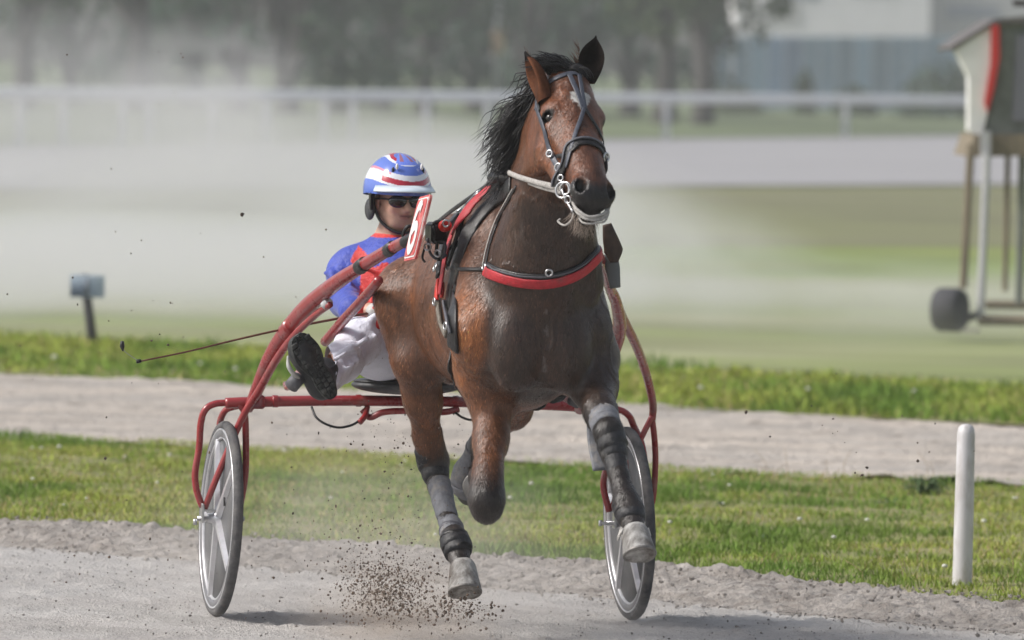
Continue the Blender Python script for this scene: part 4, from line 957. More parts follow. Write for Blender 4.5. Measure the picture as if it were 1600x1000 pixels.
# boots: long soles turned to the viewer
def boot(heel, toe, sole_n, ank, wd):
    ax = toe - heel; ln = np.linalg.norm(ax); ax /= ln; n_ = sole_n - ax * (sole_n @ ax); n_ /= np.linalg.norm(n_); sd_ = np.cross(ax, n_)
    bt = bpy.data.objects.new('boot', None); COL.objects.link(bt); bt.parent = drv
    g = Field(np.minimum.reduce([heel, toe, ank]) - .14, np.maximum.reduce([heel, toe, ank]) + .14, .0055)
    up = -n_
    g.chain([(heel + ax * .045 + up * .045, .044), (heel + ax * ln * .45 + up * .045, .044), (heel + ax * ln * .72 + up * .036, .046), (toe - ax * .045 + up * .032, .038)], .03)
    g.chain([(heel + ax * .055 + up * .05, .045), (ank, .052)], .03)
    V, F = g.nets(); V = g.smooth(V, F, 1, .5)
    mesh('boot_upper', V, F, mat('boot_upper', (.018, .019, .022), .5, noise=.3, nscale=20, bump=.4, dirt=((.09, .088, .085), .5, .75, 14)), bt)
    # sole outline with lugs
    g2 = Geo(); m_ = 40; P = []
    for j in range(m_):
        a = 2 * math.pi * j / m_; t = .5 - .5 * math.cos(a); w_ = wd * (.78 + .30 * ss(np.array([t]), .35, .75)[0] - .16 * math.exp(-((t - .42) / .13) ** 2))
        P.append(heel + ax * ln * t + sd_ * math.sin(a) * w_ * (1 if 0 < t < 1 else .9) * (abs(math.sin(a)) ** -.35 if abs(math.sin(a)) > .15 else 1.9 ** 1))
    P = np.array(P); V = np.concatenate([P + up * .016, P]); F = [tuple(range(m_))[::-1], tuple(range(m_, 2 * m_))] + [(i, (i + 1) % m_, m_ + (i + 1) % m_, m_ + i) for i in range(m_)]
    g2.add(V, F)
    for t in np.arange(.06, .97, .082):
        w_ = wd * (.62 + .28 * ss(np.array([t]), .35, .75)[0]) * (1 - .6 * (t > .9)) * (1 - .35 * (t < .1))
        for q in (-1, 0, 1):
            c = heel + ax * ln * t + sd_ * q * w_ * .62 + n_ * .003 + ax * (.006 * abs(q)); b = Geo(); V, F = box((0, 0, 0), (w_ * .50, .016, .010), 0, .002)
            V = c + V[:, 0:1] * sd_ + V[:, 1:2] * ax + V[:, 2:3] * n_; g2.add(V, F)
    g2.obj('boot_sole', mat('boot_sole', (.030, .032, .032), .7, noise=.4, nscale=40, bump=.7, bscale=60, dirt=((.13, .135, .125), .48, .68, 22)), bt, smooth=False)
    return ax, n_, sd_
boot(L(522, 622, .80), L(464, 524, .84), np.array([.25, -1, .05]), anL + [0, .01, .02], .052)
boot(L(856, 628, .80), L(906, 560, .84), np.array([-.1, -1, -.1]), anR + [0, .01, .02], .050)
V, F = tube([L(450, 556, .82), L(451, 572, .83), L(459, 585, .83), L(468, 591, .82)], [.004, .008, .008, .004], 8, 5); mesh('boot_rim', V, F, mat('pale_rubber_rim', (.40, .40, .38), .6, noise=.3), drv)
# helmet
M_hel = mat('helmet_shell', rough=.22, attr='helmet', coat=.5, noise=.05)
def hel(nu=150, nv=90):
    V = []; C = []; A, B, Cc = .118, .148, .136
    blue = np.array([.10, .17, .56]); wht = np.array([.70, .72, .78]); rd = np.array([.40, .012, .035]); lb = np.array([.36, .50, .78]); dk = np.array([.02, .022, .05]); pk = np.array([.55, .22, .30])
    for i in range(nv):
        v = i / (nv - 1); ph = v * R(94)
        for j in range(nu):
            a = 2 * math.pi * j / nu; x = math.sin(ph) * math.sin(a); y = -math.sin(ph) * math.cos(a); z = math.cos(ph)
            low = .0 + .22 * max(0, -math.cos(a)) ; zz = z if z > 0 else z * (1 + 2.2 * max(0, -math.cos(a)))
            bul = 1 + .02 * math.sin(6 * a) * math.sin(ph)
            V.append(HP(x * A * bul, .012 + y * B, .035 + zz * Cc))
            aa = abs(math.atan2(x, -y)); c = blue
            arc = z + .10 * math.cos(aa * 2) - .05            # bands sag towards the front
            if arc < .10: c = blue
            if .155 < arc < .215: c = wht
            if .215 < arc < .36: c = rd if aa < 1.0 else wht
            if .36 < arc < .44: c = wht
            if .44 < arc < .50: c = pk if aa > .7 else wht
            if .50 < arc < .74: c = blue
            if .74 < arc < .80: c = wht
            if .80 < arc < .87: c = rd if aa > .5 else lb
            if arc >= .87: c = blue if aa < 1.3 else pk
            if z > .72 and aa < .55: c = blue * 1.3 + np.array([.05, .02, .04]) * (1 if int(a * 30) % 2 else 0)
            if z > .80 and .2 < aa < .4: c = pk * .6
            C.append(c)
    F = [(i * nu + j, (i + 1) * nu + j, (i + 1) * nu + (j + 1) % nu, i * nu + (j + 1) % nu) for i in range(nv - 1) for j in range(nu)]
    return np.array(V), F, C
V, F, C = hel()
helm = bpy.data.objects.new('helmet', None); COL.objects.link(helm); helm.parent = drv
mesh('helmet_shell', V, F, M_hel, helm, attrs={'helmet': C})
M_vis = mat('visor_white', (.62, .72, .80), .35, noise=.05)
V = []; nu = 30
for k, (rr, dz) in enumerate(((1.0, .020), (1.20, .002), (1.21, -.004), (1.0, .008))):
    for j in range(nu + 1):
        a = R(-66) + R(132) * j / nu; q = 1 + (rr - 1) * math.cos(a * 1.15) ** .6 if abs(a * 1.15) < 1.57 else 1
        V.append(HP(math.sin(a) * .1195 * q, .012 - math.cos(a) * .148 * q, .035 + dz - .010 * (1 - math.cos(a)) + .008))
F = [(k * (nu + 1) + j, k * (nu + 1) + j + 1, ((k + 1) % 4) * (nu + 1) + j + 1, ((k + 1) % 4) * (nu + 1) + j) for k in range(4) for j in range(nu)]
mesh('visor', V, F, M_vis, helm)
for sx in (-1, 1):                                    # vents
    for t in range(3):
        V, F = ellips(HP(sx * (.048 + .010 * t), -.085 + .012 * t - .012, .128 - .014 * t), (.0055, .006, .012), 12, 8, hyw); mesh('vent', V, F, M_plwh if t != 1 else M_black, helm)
g = Geo(); g.add(*tube([HP(-.098, -.002, .03), HP(-.092, .0, -.02), HP(-.072, -.02, -.075), HP(-.035, -.055, -.108), HP(0, -.070, -.112), HP(.035, -.055, -.108), HP(.072, -.02, -.075), HP(.092, 0, -.02), HP(.098, -.002, .03)], .0058, 7, 6, flat=1.6))
g.obj('chin_strap', M_black, helm)
V, F = ellips(HP(-.098, .025, -.035), (.014, .040, .040), 18, 12, hyw); mesh('ear_pad', V, F, M_seat, helm)
V, F = ellips(HP(.098, .025, -.035), (.014, .040, .040), 18, 12, hyw); mesh('ear_pad', V, F, M_seat, helm)
V, F = box(HP(-.104, .0, .0), (.012, .05, .075), 0, .005); mesh('helmet_clip', V, F, M_black, helm)
# sunglasses
gl = bpy.data.objects.new('sunglasses', None); COL.objects.link(gl); gl.parent = drv
M_lens = mat('dark_lens', (.012, .010, .012), .08, spec=.7, coat=.5)
for sx in (-1, 1):
    V, F = ellips(HP(sx * .035, -.094 + .008, .002), (.034, .011, .0235), 24, 14, hyw @ rotm('Z', -sx * R(16) * -1)); mesh('lens', V, F, M_lens, gl)
    V, F = tube([HP(sx * .062, -.080, .008), HP(sx * .078, -.03, .008), HP(sx * .082, .01, .004)], .0035, 6, 4, flat=1.8); mesh('temple', V, F, M_black, gl)
V, F = tube([HP(-.060, -.086, .018), HP(-.03, -.099, .019), HP(0, -.101, .012), HP(.03, -.099, .019), HP(.060, -.086, .018)], .0035, 6, 6); mesh('glasses_bridge', V, F, M_black, gl)
# glove on the near hand
f = pf(.005)
for hn, sg in ((hnL, 1),):
    f.ell(hn, (.043, .045, .030), .012)
    for q in range(4):
        b0 = hn + np.array([sg * .030, -.030 + .020 * q, .012]); b1 = b0 + [sg * .020, -.004, -.016]; b2 = b1 + [-sg * .022, 0, -.016]
        f.cone(b0, b1, .0125, .0115, .003); f.cone(b1, b2, .0115, .0105, .003)
    f.cone(hn + [0, -.035, .015], hn + [sg * .028, -.048, .010], .0145, .012, .005)
V, F = f.nets(); mesh('glove', V, F, mat('pale_glove', (.50, .50, .48), .7, noise=.2, bump=.5), drv)
# whip
whip = thing('driving_whip', 'thin brown driving whip held out across the left wheel side of the sulky', 'whip', tuple(hnL), rig=True)
mesh('whip_shaft', *tube([L(614, 484, .42), L(560, 492, .42), L(500, 503, .42), L(430, 517, .42), L(360, 533, .42), L(290, 550, .42), L(216, 565, .42)], [.0055, .005, .0045, .004, .0036, .0032, .003], 8, 4), mat('brown_cane', (.10, .028, .014), .4, noise=.3), whip)
mesh('whip_tip', *tube([L(220, 564, .42), L(213, 565, .42)], .007, 8, 0), M_black, whip)
mesh('whip_lash', *tube([L(215, 563, .42), L(204, 556, .42), L(195, 549, .42), L(191, 541, .42)], [.0016, .0014, .0014, .002], 5, 5), mat('pale_lash', (.35, .35, .33), .6), whip)
mesh('whip_popper', *tube([L(192, 549, .42), L(191, 541, .42), L(191, 533, .42)], [.002, .009, .006], 6, 2), M_black, whip)
# ================================================================== GROUND AND BANDS OF THE RACECOURSE
def edge(pa, pb, yoff=0.0):
    a, b = G(*pa), G(*pb); m = (b[1] - a[1]) / (b[0] - a[0]); return lambda x: a[1] + m * (np.asarray(x, float) - a[0]) + yoff
E0 = lambda x: 17.0 + 0 * np.asarray(x, float)
E1 = edge((0, 850), (1600, 992)); E1b = edge((0, 824), (1600, 956))
E2 = edge((0, 690), (1600, 768)); E3 = edge((0, 590), (1600, 672)); E4 = edge((0, 535), (1600, 618))
E6 = edge((0, 300), (1600, 292)); E7 = edge((0, 232), (1600, 213))
M_track = mat('track_grit', (.56, .54, .52), .92, noise=.14, nscale=1.4, bump=1.0, bscale=80, col2=(.48, .455, .435), dirt=((.30, .28, .26), .57, .72, 55), bdist=.02)
M_berm = mat('crumbly_dirt', (.46, .425, .395), .95, noise=.28, nscale=9, bump=1.0, bscale=55, col2=(.34, .305, .275), bdist=.03)
M_soil = mat('verge_soil', (.17, .18, .06), .95, noise=.3, nscale=3, bump=.6, bscale=20, col2=(.23, .215, .09))
M_path = mat('dirt_path', (.62, .55, .48), .95, noise=.20, nscale=.9, bump=1.0, bscale=16, col2=(.50, .46, .42), dirt=((.26, .22, .185), .56, .72, 9), bdist=.08, stretch=(.6, 1, 1))
M_field = mat('far_grass', (.26, .265, .145), .95, noise=.25, nscale=.25, bump=.5, bscale=3, col2=(.20, .235, .08), stretch=(.5, 1, 1))
M_fartrack = mat('far_track_grit', (.31, .305, .315), .95, noise=.08, nscale=.08)
M_ground = mat('distant_ground', (.13, .16, .07), .95, noise=.3, nscale=.05, col2=(.10, .13, .06))
def sheet(name, ea, eb, x0, x1, nx, ny, m, hf_, kind='structure', pw=1.0, wob=None):
    X = np.linspace(x0, x1, nx); T = np.linspace(0, 1, ny) ** pw
    A, B = ea(X), eb(X); 
    if wob: A = A + wob[0] * (fbm(np.stack([X, X * 0], 1), wob[2], 3, 5) - .5); B = B + wob[1] * (fbm(np.stack([X, X * 0], 1), wob[2], 3, 6) - .5)
    Y = A[None] * (1 - T[:, None]) + B[None] * T[:, None]; XX = np.repeat(X[None], ny, 0)
    P = np.stack([XX.ravel(), Y.ravel()], 1); Z = hf_(P, np.repeat(T, nx))
    V = np.column_stack([P, Z]); i = np.arange(ny - 1)[:, None] * nx + np.arange(nx - 1)[None]; i = i.ravel()
    F = np.stack([i, i + 1, i + nx + 1, i + nx], 1)
    o = mesh(name, V, F, m); o['kind'] = kind; return o
def h_track(P, T):
    return .030 * (fbm(P, .9, 3, 1) - .5) + .022 * (fbm(P, 7, 3, 2) - .5) * (P[:, 1] < 40) + .012 * np.maximum(0, fbm(P, 26, 2, 8) - .55) * 4 - .005
sheet('track', E0, E1, -9, 11, 700, 620, M_track, h_track)
def h_berm(P, T):
    r = np.sin(np.clip(T, 0, 1) * math.pi) ** .8
    return h_track(P, T) * (1 - T) + r * (.012 + .05 * (fbm(P, 1.3, 3, 14) - .35)) + r * .045 * np.abs(fbm(P, 11, 4, 15) - .5) + r * .026 * (fbm(P, 40, 2, 16) - .3) + .03 * T + np.exp(-((T - .80) / .14) ** 2) * (.0 + .085 * np.abs(fbm(P, 17, 4, 91) - .5) + .05 * (fbm(P, 2.2, 3, 92) - .45)) - .05 * np.clip(.42 - fbm(P, 14, 3, 93), 0, 1) * r
berm_w = (0, .55, .8)
o = sheet('track_edge', E1, E1b, -9, 11, 1500, 70, M_berm, h_berm, wob=(0, .9, .9))
def h_verge(P, T): return .03 + .07 * (fbm(P, .35, 3, 31) - .5) * np.sin(T * math.pi) + .02 * (fbm(P, 3, 2, 32) - .5) * np.sin(T * math.pi)
sheet('verge', lambda x: E1b(x) - .35, E2, -12, 14, 260, 160, M_soil, lambda P, T: h_verge(P, T) - .02 * (T < .05))
def h_path(P, T): return .03 + .05 * (fbm(P, .8, 4, 41) - .5) + .07 * np.abs(fbm(P, 6, 3, 42) - .5) + .02 * (fbm(P, 22, 2, 43) - .5) - .03 * np.sin(T * math.pi)
sheet('dirt_path', lambda x: E2(x) - .25, E3, -16, 18, 420, 260, M_path, h_path, wob=(.6, .8, .9))
sheet('verge_far', lambda x: E3(x) - .2, E4, -20, 22, 200, 60, M_soil, lambda P, T: .03 + .04 * (fbm(P, .6, 3, 51) - .5))
E5 = edge((0, 440), (1600, 436)); E5b = edge((0, 385), (1600, 388))
hfld = lambda P, T: .02 + .03 * (fbm(P, .3, 3, 61) - .5) * np.sin(T * math.pi)
M_field2 = mat('greener_grass', (.15, .215, .045), .95, noise=.22, nscale=.3, col2=(.19, .22, .06)); M_field3 = mat('dry_far_grass', (.155, .15, .085), .95, noise=.2, nscale=.09, col2=(.175, .185, .08))
sheet('field', lambda x: E4(x) - .1, E5, -60, 60, 240, 100, M_field, hfld, pw=1.4); sheet('field', E5, E5b, -60, 60, 200, 30, M_field2, hfld); sheet('field', E5b, E6, -60, 60, 200, 60, M_field3, hfld)
sheet('far_track', lambda x: E6(x) - .1, E7, -90, 90, 80, 30, M_fartrack, lambda P, T: .05 + 0 * T)
sheet('far_verge', lambda x: E7(x) - .1, lambda x: 480 + 0 * x, -140, 140, 60, 20, M_ground, lambda P, T: .08 + 0 * T)
gm = mesh('ground', [(-1500, -200, -.25), (1500, -200, -.25), (1500, 3000, -.25), (-1500, 3000, -.25)], [(0, 1, 2, 3)], M_ground); gm['kind'] = 'structure'

# ------------------------------------------------------------------ grass blades
M_grass = mat('grass_blades', rough=.7, attr='blade', spec=.2, noise=.05)
def blades(name, ea, eb, x0, x1, n, hgt, wid, zf, dens=None, hfall=0.0, seed=1, dry=.3, edge_in=.02):
    r = np.random.default_rng(seed); X = r.uniform(x0, x1, n); t = r.uniform(edge_in, 1 - edge_in, n); A, B = ea(X), eb(X); Y = A + (B - A) * t
    P = np.stack([X, Y], 1); d = fbm(P, .9, 3, seed + 70); d2 = fbm(P, 4.5, 3, seed + 90); big = .6 * fbm(P * [1.3, .35], 1.0, 3, seed + 40) + .4 * fbm(P * [1, .3], 3.5, 2, seed + 41)
    keep = r.uniform(0, 1, n) < np.clip(.35 + 1.6 * (d2 - .3), .15, 1)
    P, d, d2, big, t = P[keep], d[keep], d2[keep], big[keep], t[keep]; n = len(P)
    h = hgt * (.45 + .9 * d2) * r.uniform(.5, 1.35, n) * (1 + 1.1 * np.clip(d - .58, 0, 1) * 3); a = r.uniform(0, 2 * math.pi, n); ln = r.uniform(.15, .9, n) * h
    w_ = wid * r.uniform(.6, 1.4, n); Z = zf(P, t)
    b = np.column_stack([P, Z - .006]); side = np.column_stack([np.cos(a), np.sin(a), 0 * a]) * w_[:, None] / 2
    side[:, 1] *= .4; la = r.uniform(0, 2 * math.pi, n); lean = np.column_stack([np.cos(la), np.sin(la), 0 * la]) * ln[:, None]
    mid = b + lean * .35 + np.array([0, 0, 1]) * (h * .6)[:, None]; tip = b + lean + np.array([0, 0, 1]) * h[:, None]
    V = np.stack([b - side, b + side, mid + side * .7, mid - side * .7, tip], 1).reshape(-1, 3); k = np.arange(n) * 5
    F = [tuple(q) for q in np.column_stack([k, k + 1, k + 2, k + 3]).tolist()] + [tuple(q) for q in np.column_stack([k + 3, k + 2, k + 4]).tolist()]
    g1 = np.array([.18, .28, .045]); g2 = np.array([.31, .36, .070]); br = np.array([.40, .32, .15]); dk = np.array([.10, .19, .030])
    m1 = np.clip((big - .38) * 4.5, 0, 1)[:, None]; c = g1 * (1 - m1) + g2 * m1; m2 = (r.uniform(0, 1, n) < dry * np.clip((1 - d) * 1.6 - .2, .05, 1))[:, None]; c = np.where(m2, br, c)
    m3 = np.clip((d - .56) * 7, 0, 1)[:, None] * .75; c = c * (1 - m3) + dk * m3; c = c * r.uniform(.7, 1.3, n)[:, None] * (1.12 if name == 'verge_grass' else 1.12)
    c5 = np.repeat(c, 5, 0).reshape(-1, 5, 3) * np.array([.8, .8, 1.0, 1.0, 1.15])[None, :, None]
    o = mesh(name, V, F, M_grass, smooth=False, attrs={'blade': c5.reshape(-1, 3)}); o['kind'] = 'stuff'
    o['label'] = {'verge_grass': 'short patchy green grass between the near track and the dirt path'}.get(name, 'soft green grass strip beyond the dirt path'); o['category'] = 'grass'; return o
zv = lambda P, t: h_verge(P, t)
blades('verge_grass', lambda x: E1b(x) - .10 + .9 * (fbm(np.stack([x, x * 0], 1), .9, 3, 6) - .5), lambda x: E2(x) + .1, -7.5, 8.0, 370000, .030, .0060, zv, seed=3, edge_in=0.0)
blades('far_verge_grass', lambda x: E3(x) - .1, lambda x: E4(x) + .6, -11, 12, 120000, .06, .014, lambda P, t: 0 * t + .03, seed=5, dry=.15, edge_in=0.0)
# small flowers and weeds in the verge
r_ = np.random.default_rng(9); g = Geo()
for k in range(70):
    x = r_.uniform(-5, 5); t = r_.uniform(.03, .9); y = E1b(x) * (1 - t) + E2(x) * t; s_ = r_.uniform(.006, .014); V, F = ellips((x, y, .075 + r_.uniform(0, .02)), (s_, s_, s_ * .6), 7, 4); g.add(V, F)
for k in range(40):
    x = r_.uniform(-7, 8); t = r_.uniform(.0, .9); y = E3(x) * (1 - t) + E4(x) * t; s_ = r_.uniform(.012, .022); V, F = ellips((x, y, .10), (s_, s_, s_ * .6), 7, 4); g.add(V, F)
o = g.obj('clover_flowers', mat('white_petals', (.62, .62, .55), .7)); props(o, 'tiny white clover flowers scattered through the verge grass', 'flowers', kind='stuff')
def weed(px, py, sc, nleaf, seed):
    r2 = np.random.default_rng(seed); c = G(px, py); g = Geo()
    for k in range(nleaf):
        a = r2.uniform(0, 6.28); l_ = sc * r2.uniform(.5, 1.2); d = np.array([math.cos(a), math.sin(a), 0]); P = catmull([c + [0, 0, .02], c + d * l_ * .5 + [0, 0, l_ * r2.uniform(.4, .9)], c + d * l_ + [0, 0, l_ * r2.uniform(.1, .7)]], 3)
        n_ = np.tile([0, 0, 1.0], (len(P), 1)); V, F = ribbon(P, n_, [.006, .011, .002], .002); g.add(V, F)
    return g
for i_, (px, py, sc, nl, lb) in enumerate(((1446, 782, .11, 110, 'dark leafy weed at the path side of the verge, just left of the white post'), (1130, 800, .05, 18, 'small low weed in the verge near the right sulky wheel'), (1200, 850, .05, 18, 'little weed in the middle of the verge between wheel and post'), (1395, 800, .08, 16, 'small pale weed tuft left of the dark leafy weed'))):
    o = weed(px, py, sc, nl, 60 + i_).obj('weed', mat('weed_leaf', (.045, .085, .022), .7, isl=.4), None, False); props(o, lb, 'weed', group='weeds in the verge')
# dry stalks on the path edge
g = Geo()
for k in range(26):
    c = G(r_.uniform(1180, 1500), r_.uniform(755, 800)); l_ = r_.uniform(.08, .2); g.add(*tube([c, c + [r_.normal(0, .01), 0, l_ * .6], c + [r_.normal(0, .03), 0, l_]], [.0016, .0014, .001], 4, 2))
for k in range(10):
    c = G(r_.uniform(1300, 1590), r_.uniform(880, 925)); l_ = r_.uniform(.06, .13); g.add(*tube([c, c + [r_.normal(0, .01), 0, l_ * .6], c + [r_.normal(0, .03), 0, l_]], [.0016, .0014, .001], 4, 2))
o = g.obj('dry_stalks', mat('straw', (.34, .25, .14), .8)); props(o, 'thin dry stalks standing along the verge and path edge', 'stalks', kind='stuff')
# crumbs and stones of the track edge
def clods(n, f, s0, s1, seed):
    r2 = np.random.default_rng(seed); g = Geo(); base, Fb = ellips((0, 0, 0), (1, 1, .7), 5, 4)
    for k in range(n):
        p = f(r2); s_ = s0 + (s1 - s0) * r2.uniform(0, 1) ** 2.5; V = base * (1 + r2.uniform(-.45, .45, (len(base), 1))) * s_ * r2.uniform(.7, 1.3, 3); g.add(V + p, Fb)
    return g
def fe(r2):
    x = r2.uniform(-4.6, 5.4); t = r2.uniform(-.25, 1.0); y = E1(x) * (1 - t) + E1b(x) * t; z = max(.0, math.sin(max(t, 0) * math.pi) * .085) + r2.uniform(0, .012); return np.array([x, y, z])
o = clods(2600, fe, .0025, .010, 4).obj('edge_crumbs', M_berm, None, False); props(o, 'loose dirt crumbs and small stones along the raised track edge', 'crumbs', kind='stuff')
def ft(r2):
    x = r2.uniform(-3.2, 4.2); y = r2.uniform(28.6, 33.5); y = min(y, float(E1(x))); return np.array([x, y, .006])
o = clods(2200, ft, .0015, .0055, 5).obj('track_grit', mat('dark_grit', (.20, .185, .17), .95, isl=.4)); props(o, 'loose grit and little clods lying on the track surface', 'grit', kind='stuff')
# ------------------------------------------------------------------ flying dirt kicked up by the hooves
M_fly = mat('flying_dirt', (.115, .085, .065), .95, isl=.6)
def spray(n, cx, cy, sx, sy, s_lo, s_hi, a, b, seed, ang=0.0):
    r2 = np.random.default_rng(seed); g = Geo(); base, Fb = ellips((0, 0, 0), (1, 1, 1), 6, 4)
    for k in range(n):
        u, v = r2.normal(0, 1, 2); px = cx + u * sx + v * sx * ang; py = cy + v * sy; s_ = r2.uniform(s_lo, s_hi); p = L(px, py, s_)
        if p[2] < .004: continue
        q = a + (b - a) * r2.uniform(0, 1) ** 4; V = base * (1 + r2.uniform(-.35, .35, (len(base), 1))) * q * r2.uniform(.6, 1.4, 3); g.add(rig2w(V + p), Fb)
    return g
gs = Geo()
for args in ((3000, 612, 925, 34, 24, .5, 1.5, .0008, .0044, 1, -.4), (900, 700, 952, 42, 13, .7, 1.5, .0010, .0052, 2, 0), (900, 575, 900, 30, 20, .5, 1.5, .0009, .0040, 14, 0), (200, 590, 870, 40, 38, .3, 1.3, .0012, .0048, 3, 0), (110, 640, 760, 45, 70, .2, 1.2, .0012, .0045, 4, 0), (120, 650, 690, 55, 26, .1, 1.0, .0012, .0048, 5, 0), (70, 500, 880, 90, 60, .2, 1.2, .0012, .0045, 6, 0), (60, 600, 780, 120, 100, .0, 1.0, .0016, .0055, 7, 0), (26, 220, 620, 120, 120, .0, 1.2, .002, .006, 8, 0), (45, 200, 900, 120, 40, .0, 1.2, .0018, .0055, 9, 0), (14, 280, 420, 90, 80, .0, 1.2, .003, .007, 10, 0), (10, 250, 100, 80, 60, 0, 1, .002, .004, 12, 0), (24, 1300, 680, 130, 60, .0, 1.2, .0025, .007, 13, 0)):
    q = spray(*args)
    for V in q.V: pass
    gs.V += q.V; gs.A += q.A; gs.F += [tuple(i + gs.n for i in f) for f in q.F]; gs.n += q.n
o = gs.obj('flying_dirt', M_fly); props(o, 'dark specks of dirt thrown up by the hooves around the horse', 'dirt', kind='stuff')
# hanging dust: soft volumes
def dust(name, c, r, dens, lab, col=(.92, .93, .95), seed=0, nsc=(1.6, .8, 1.2), pw=1.3, nlo=.30, nhi=.72):
    V, F = ellips((0, 0, 0), (1, 1, 1), 32, 20)
    m_ = bpy.data.materials.new(name + '_volume'); m_.use_nodes = True; n_ = m_.node_tree.nodes; l_ = m_.node_tree.links; n_.remove(n_['Principled BSDF'])
    v_ = n_.new('ShaderNodeVolumePrincipled'); v_.inputs['Color'].default_value = (*col, 1)
    tc = n_.new('ShaderNodeTexCoord')
    def mth(op, a, b=None, cl=False):
        q = n_.new('ShaderNodeMath'); q.operation = op; q.use_clamp = cl
        for k, v in ((0, a), (1, b)):
            if v is None: continue
            if isinstance(v, (int, float)): q.inputs[k].default_value = v
            else: l_.new(v, q.inputs[k])
        return q.outputs[0]
    dp = n_.new('ShaderNodeVectorMath'); dp.operation = 'DOT_PRODUCT'; l_.new(tc.outputs['Object'], dp.inputs[0]); l_.new(tc.outputs['Object'], dp.inputs[1])
    fall = mth('POWER', mth('SUBTRACT', 1.0, dp.outputs['Value'], True), pw)
    mp = n_.new('ShaderNodeMapping'); mp.inputs['Scale'].default_value = nsc; mp.inputs['Location'].default_value = (seed * 1.7, seed * .9, seed * 2.3); l_.new(tc.outputs['Object'], mp.inputs[0])
    nz = n_.new('ShaderNodeTexNoise'); nz.inputs['Scale'].default_value = 1.0; nz.inputs['Detail'].default_value = 4; l_.new(mp.outputs[0], nz.inputs['Vector'])
    mr = n_.new('ShaderNodeMapRange'); mr.inputs['From Min'].default_value = nlo; mr.inputs['From Max'].default_value = nhi; mr.inputs['To Max'].default_value = dens; l_.new(nz.outputs['Fac'], mr.inputs['Value'])
    l_.new(mth('MULTIPLY', fall, mr.outputs[0]), v_.inputs['Density']); l_.new(v_.outputs[0], n_['Material Output'].inputs['Volume'])
    me = bpy.data.meshes.new(name); me.from_pydata(np.asarray(V).tolist(), [], F); me.materials.append(m_); o = bpy.data.objects.new(name, me); COL.objects.link(o)
    o.location = c; o.scale = r; props(o, lab, 'dust', kind='stuff'); return o
a_ = W(250, 330, 97)[0]
GC = (.80, .80, .825)
dust('dust_cloud', (a_ - 1.8, 104, .3), (8.8, 46, 1.42), .055, 'long pale dust bank hanging low over the ground behind the sulky', seed=1, nlo=.30, nhi=.62, pw=.8, col=GC, nsc=(3.2, .45, 1.5))
a_ = W(380, 500, 72)[0]; dust('dust_cloud', (a_ - .9, 72.5, .05), (4.6, 13.5, .60), .62, 'thick low dust rolling over the grass edge at the left', seed=9, pw=.8, col=GC, nsc=(2.2, 1.4, 2), nlo=.18)
a_ = W(660, 330, 90)[0]; dust('dust_cloud', (a_, 90, .1), (3.3, 34, 1.32), .055, 'pale dust drifting behind the driver and horse', seed=2, nlo=.33, nhi=.62, pw=.9, col=GC, nsc=(3.0, .45, 1.4))
a_ = W(985, 500, 74)[0]; dust('dust_cloud', (a_, 74, .1), (2.0, 19, .95), .10, 'thin dust drifting just right of the horse chest', seed=3, col=GC, nsc=(2.6, 1.6, 2))
a_ = W(1380, 560, 66)[0]; dust('dust_cloud', (a_, 68, .05), (3.6, 11, .50), .16, 'faint low dust lying along the grass edge at the right', seed=10, col=GC, nsc=(2.5, 1, 2), nlo=.3)
a_ = W(110, 130, 118)[0]; dust('dust_cloud', (a_, 120, 1.5), (3.2, 26, 1.5), .030, 'tall pale dust puff at the far left over the white rails', seed=4, col=GC)
a_ = W(340, 60, 122)[0]; dust('dust_cloud', (a_, 124, 1.6), (1.7, 18, 1.15), .065, 'rounded dust puff rising above the rails left of the driver', seed=5, col=GC, nsc=(2.2, 1, 2.2), nlo=.35)
p_ = rig2w(L(625, 925, 1.0)); dust('hoof_dust', (p_[0], p_[1], .06), (.42, .42, .24), 2.6, 'low puff of dust under the leading hind hoof', col=(.70, .60, .51), seed=6, nsc=(3.5, 3, 3.5), nlo=.36)
p_ = rig2w(L(600, 860, .2)); dust('hoof_dust', (p_[0] - .05, p_[1] + .6, .15), (1.15, 1.5, .50), .55, 'thin dust behind the hooves between the sulky wheels', col=(.86, .82, .78), seed=7, nsc=(2.5, 2, 2.5), nlo=.32)
p_ = rig2w(L(930, 900, .6)); dust('hoof_dust', (p_[0], p_[1], .03), (.9, .6, .12), .8, 'faint low dust trailing between the hoof and the right sulky wheel', col=(.86, .82, .78), seed=8, nsc=(3, 2, 3), nlo=.4)
# ================================================================== THINGS BESIDE AND BEHIND THE TRACK
# white marker post
b0 = G(1503, 926); top = W(1510, 662, b0[1]); po = thing('marker_post', 'white rounded plastic marker post leaning at the near track edge', 'post', tuple(b0))
ax = top - b0; hgt = np.linalg.norm(ax); ax /= hgt; V, F = lathe([(.038, -.12), (.0385, .0), (.0375, hgt * .5), (.0345, hgt - .04), (.030, hgt - .015), (.018, hgt - .003), (.0, hgt)], 24, (0, 0, 0), ax)
mesh('post_tube', V, F, mat('white_plastic', (.62, .61, .63), .5, noise=.08, nscale=12, bump=.15, bscale=40, dirt=((.38, .35, .33), .46, .70, 14), stretch=(1, 1, .35)), po)
o = clods(60, lambda r2: b0 + np.array([r2.normal(0, .05), -.03 + r2.normal(0, .02), .02 + r2.uniform(0, .03)]), .006, .02, 77); o.obj('post_dirt', M_berm, po)
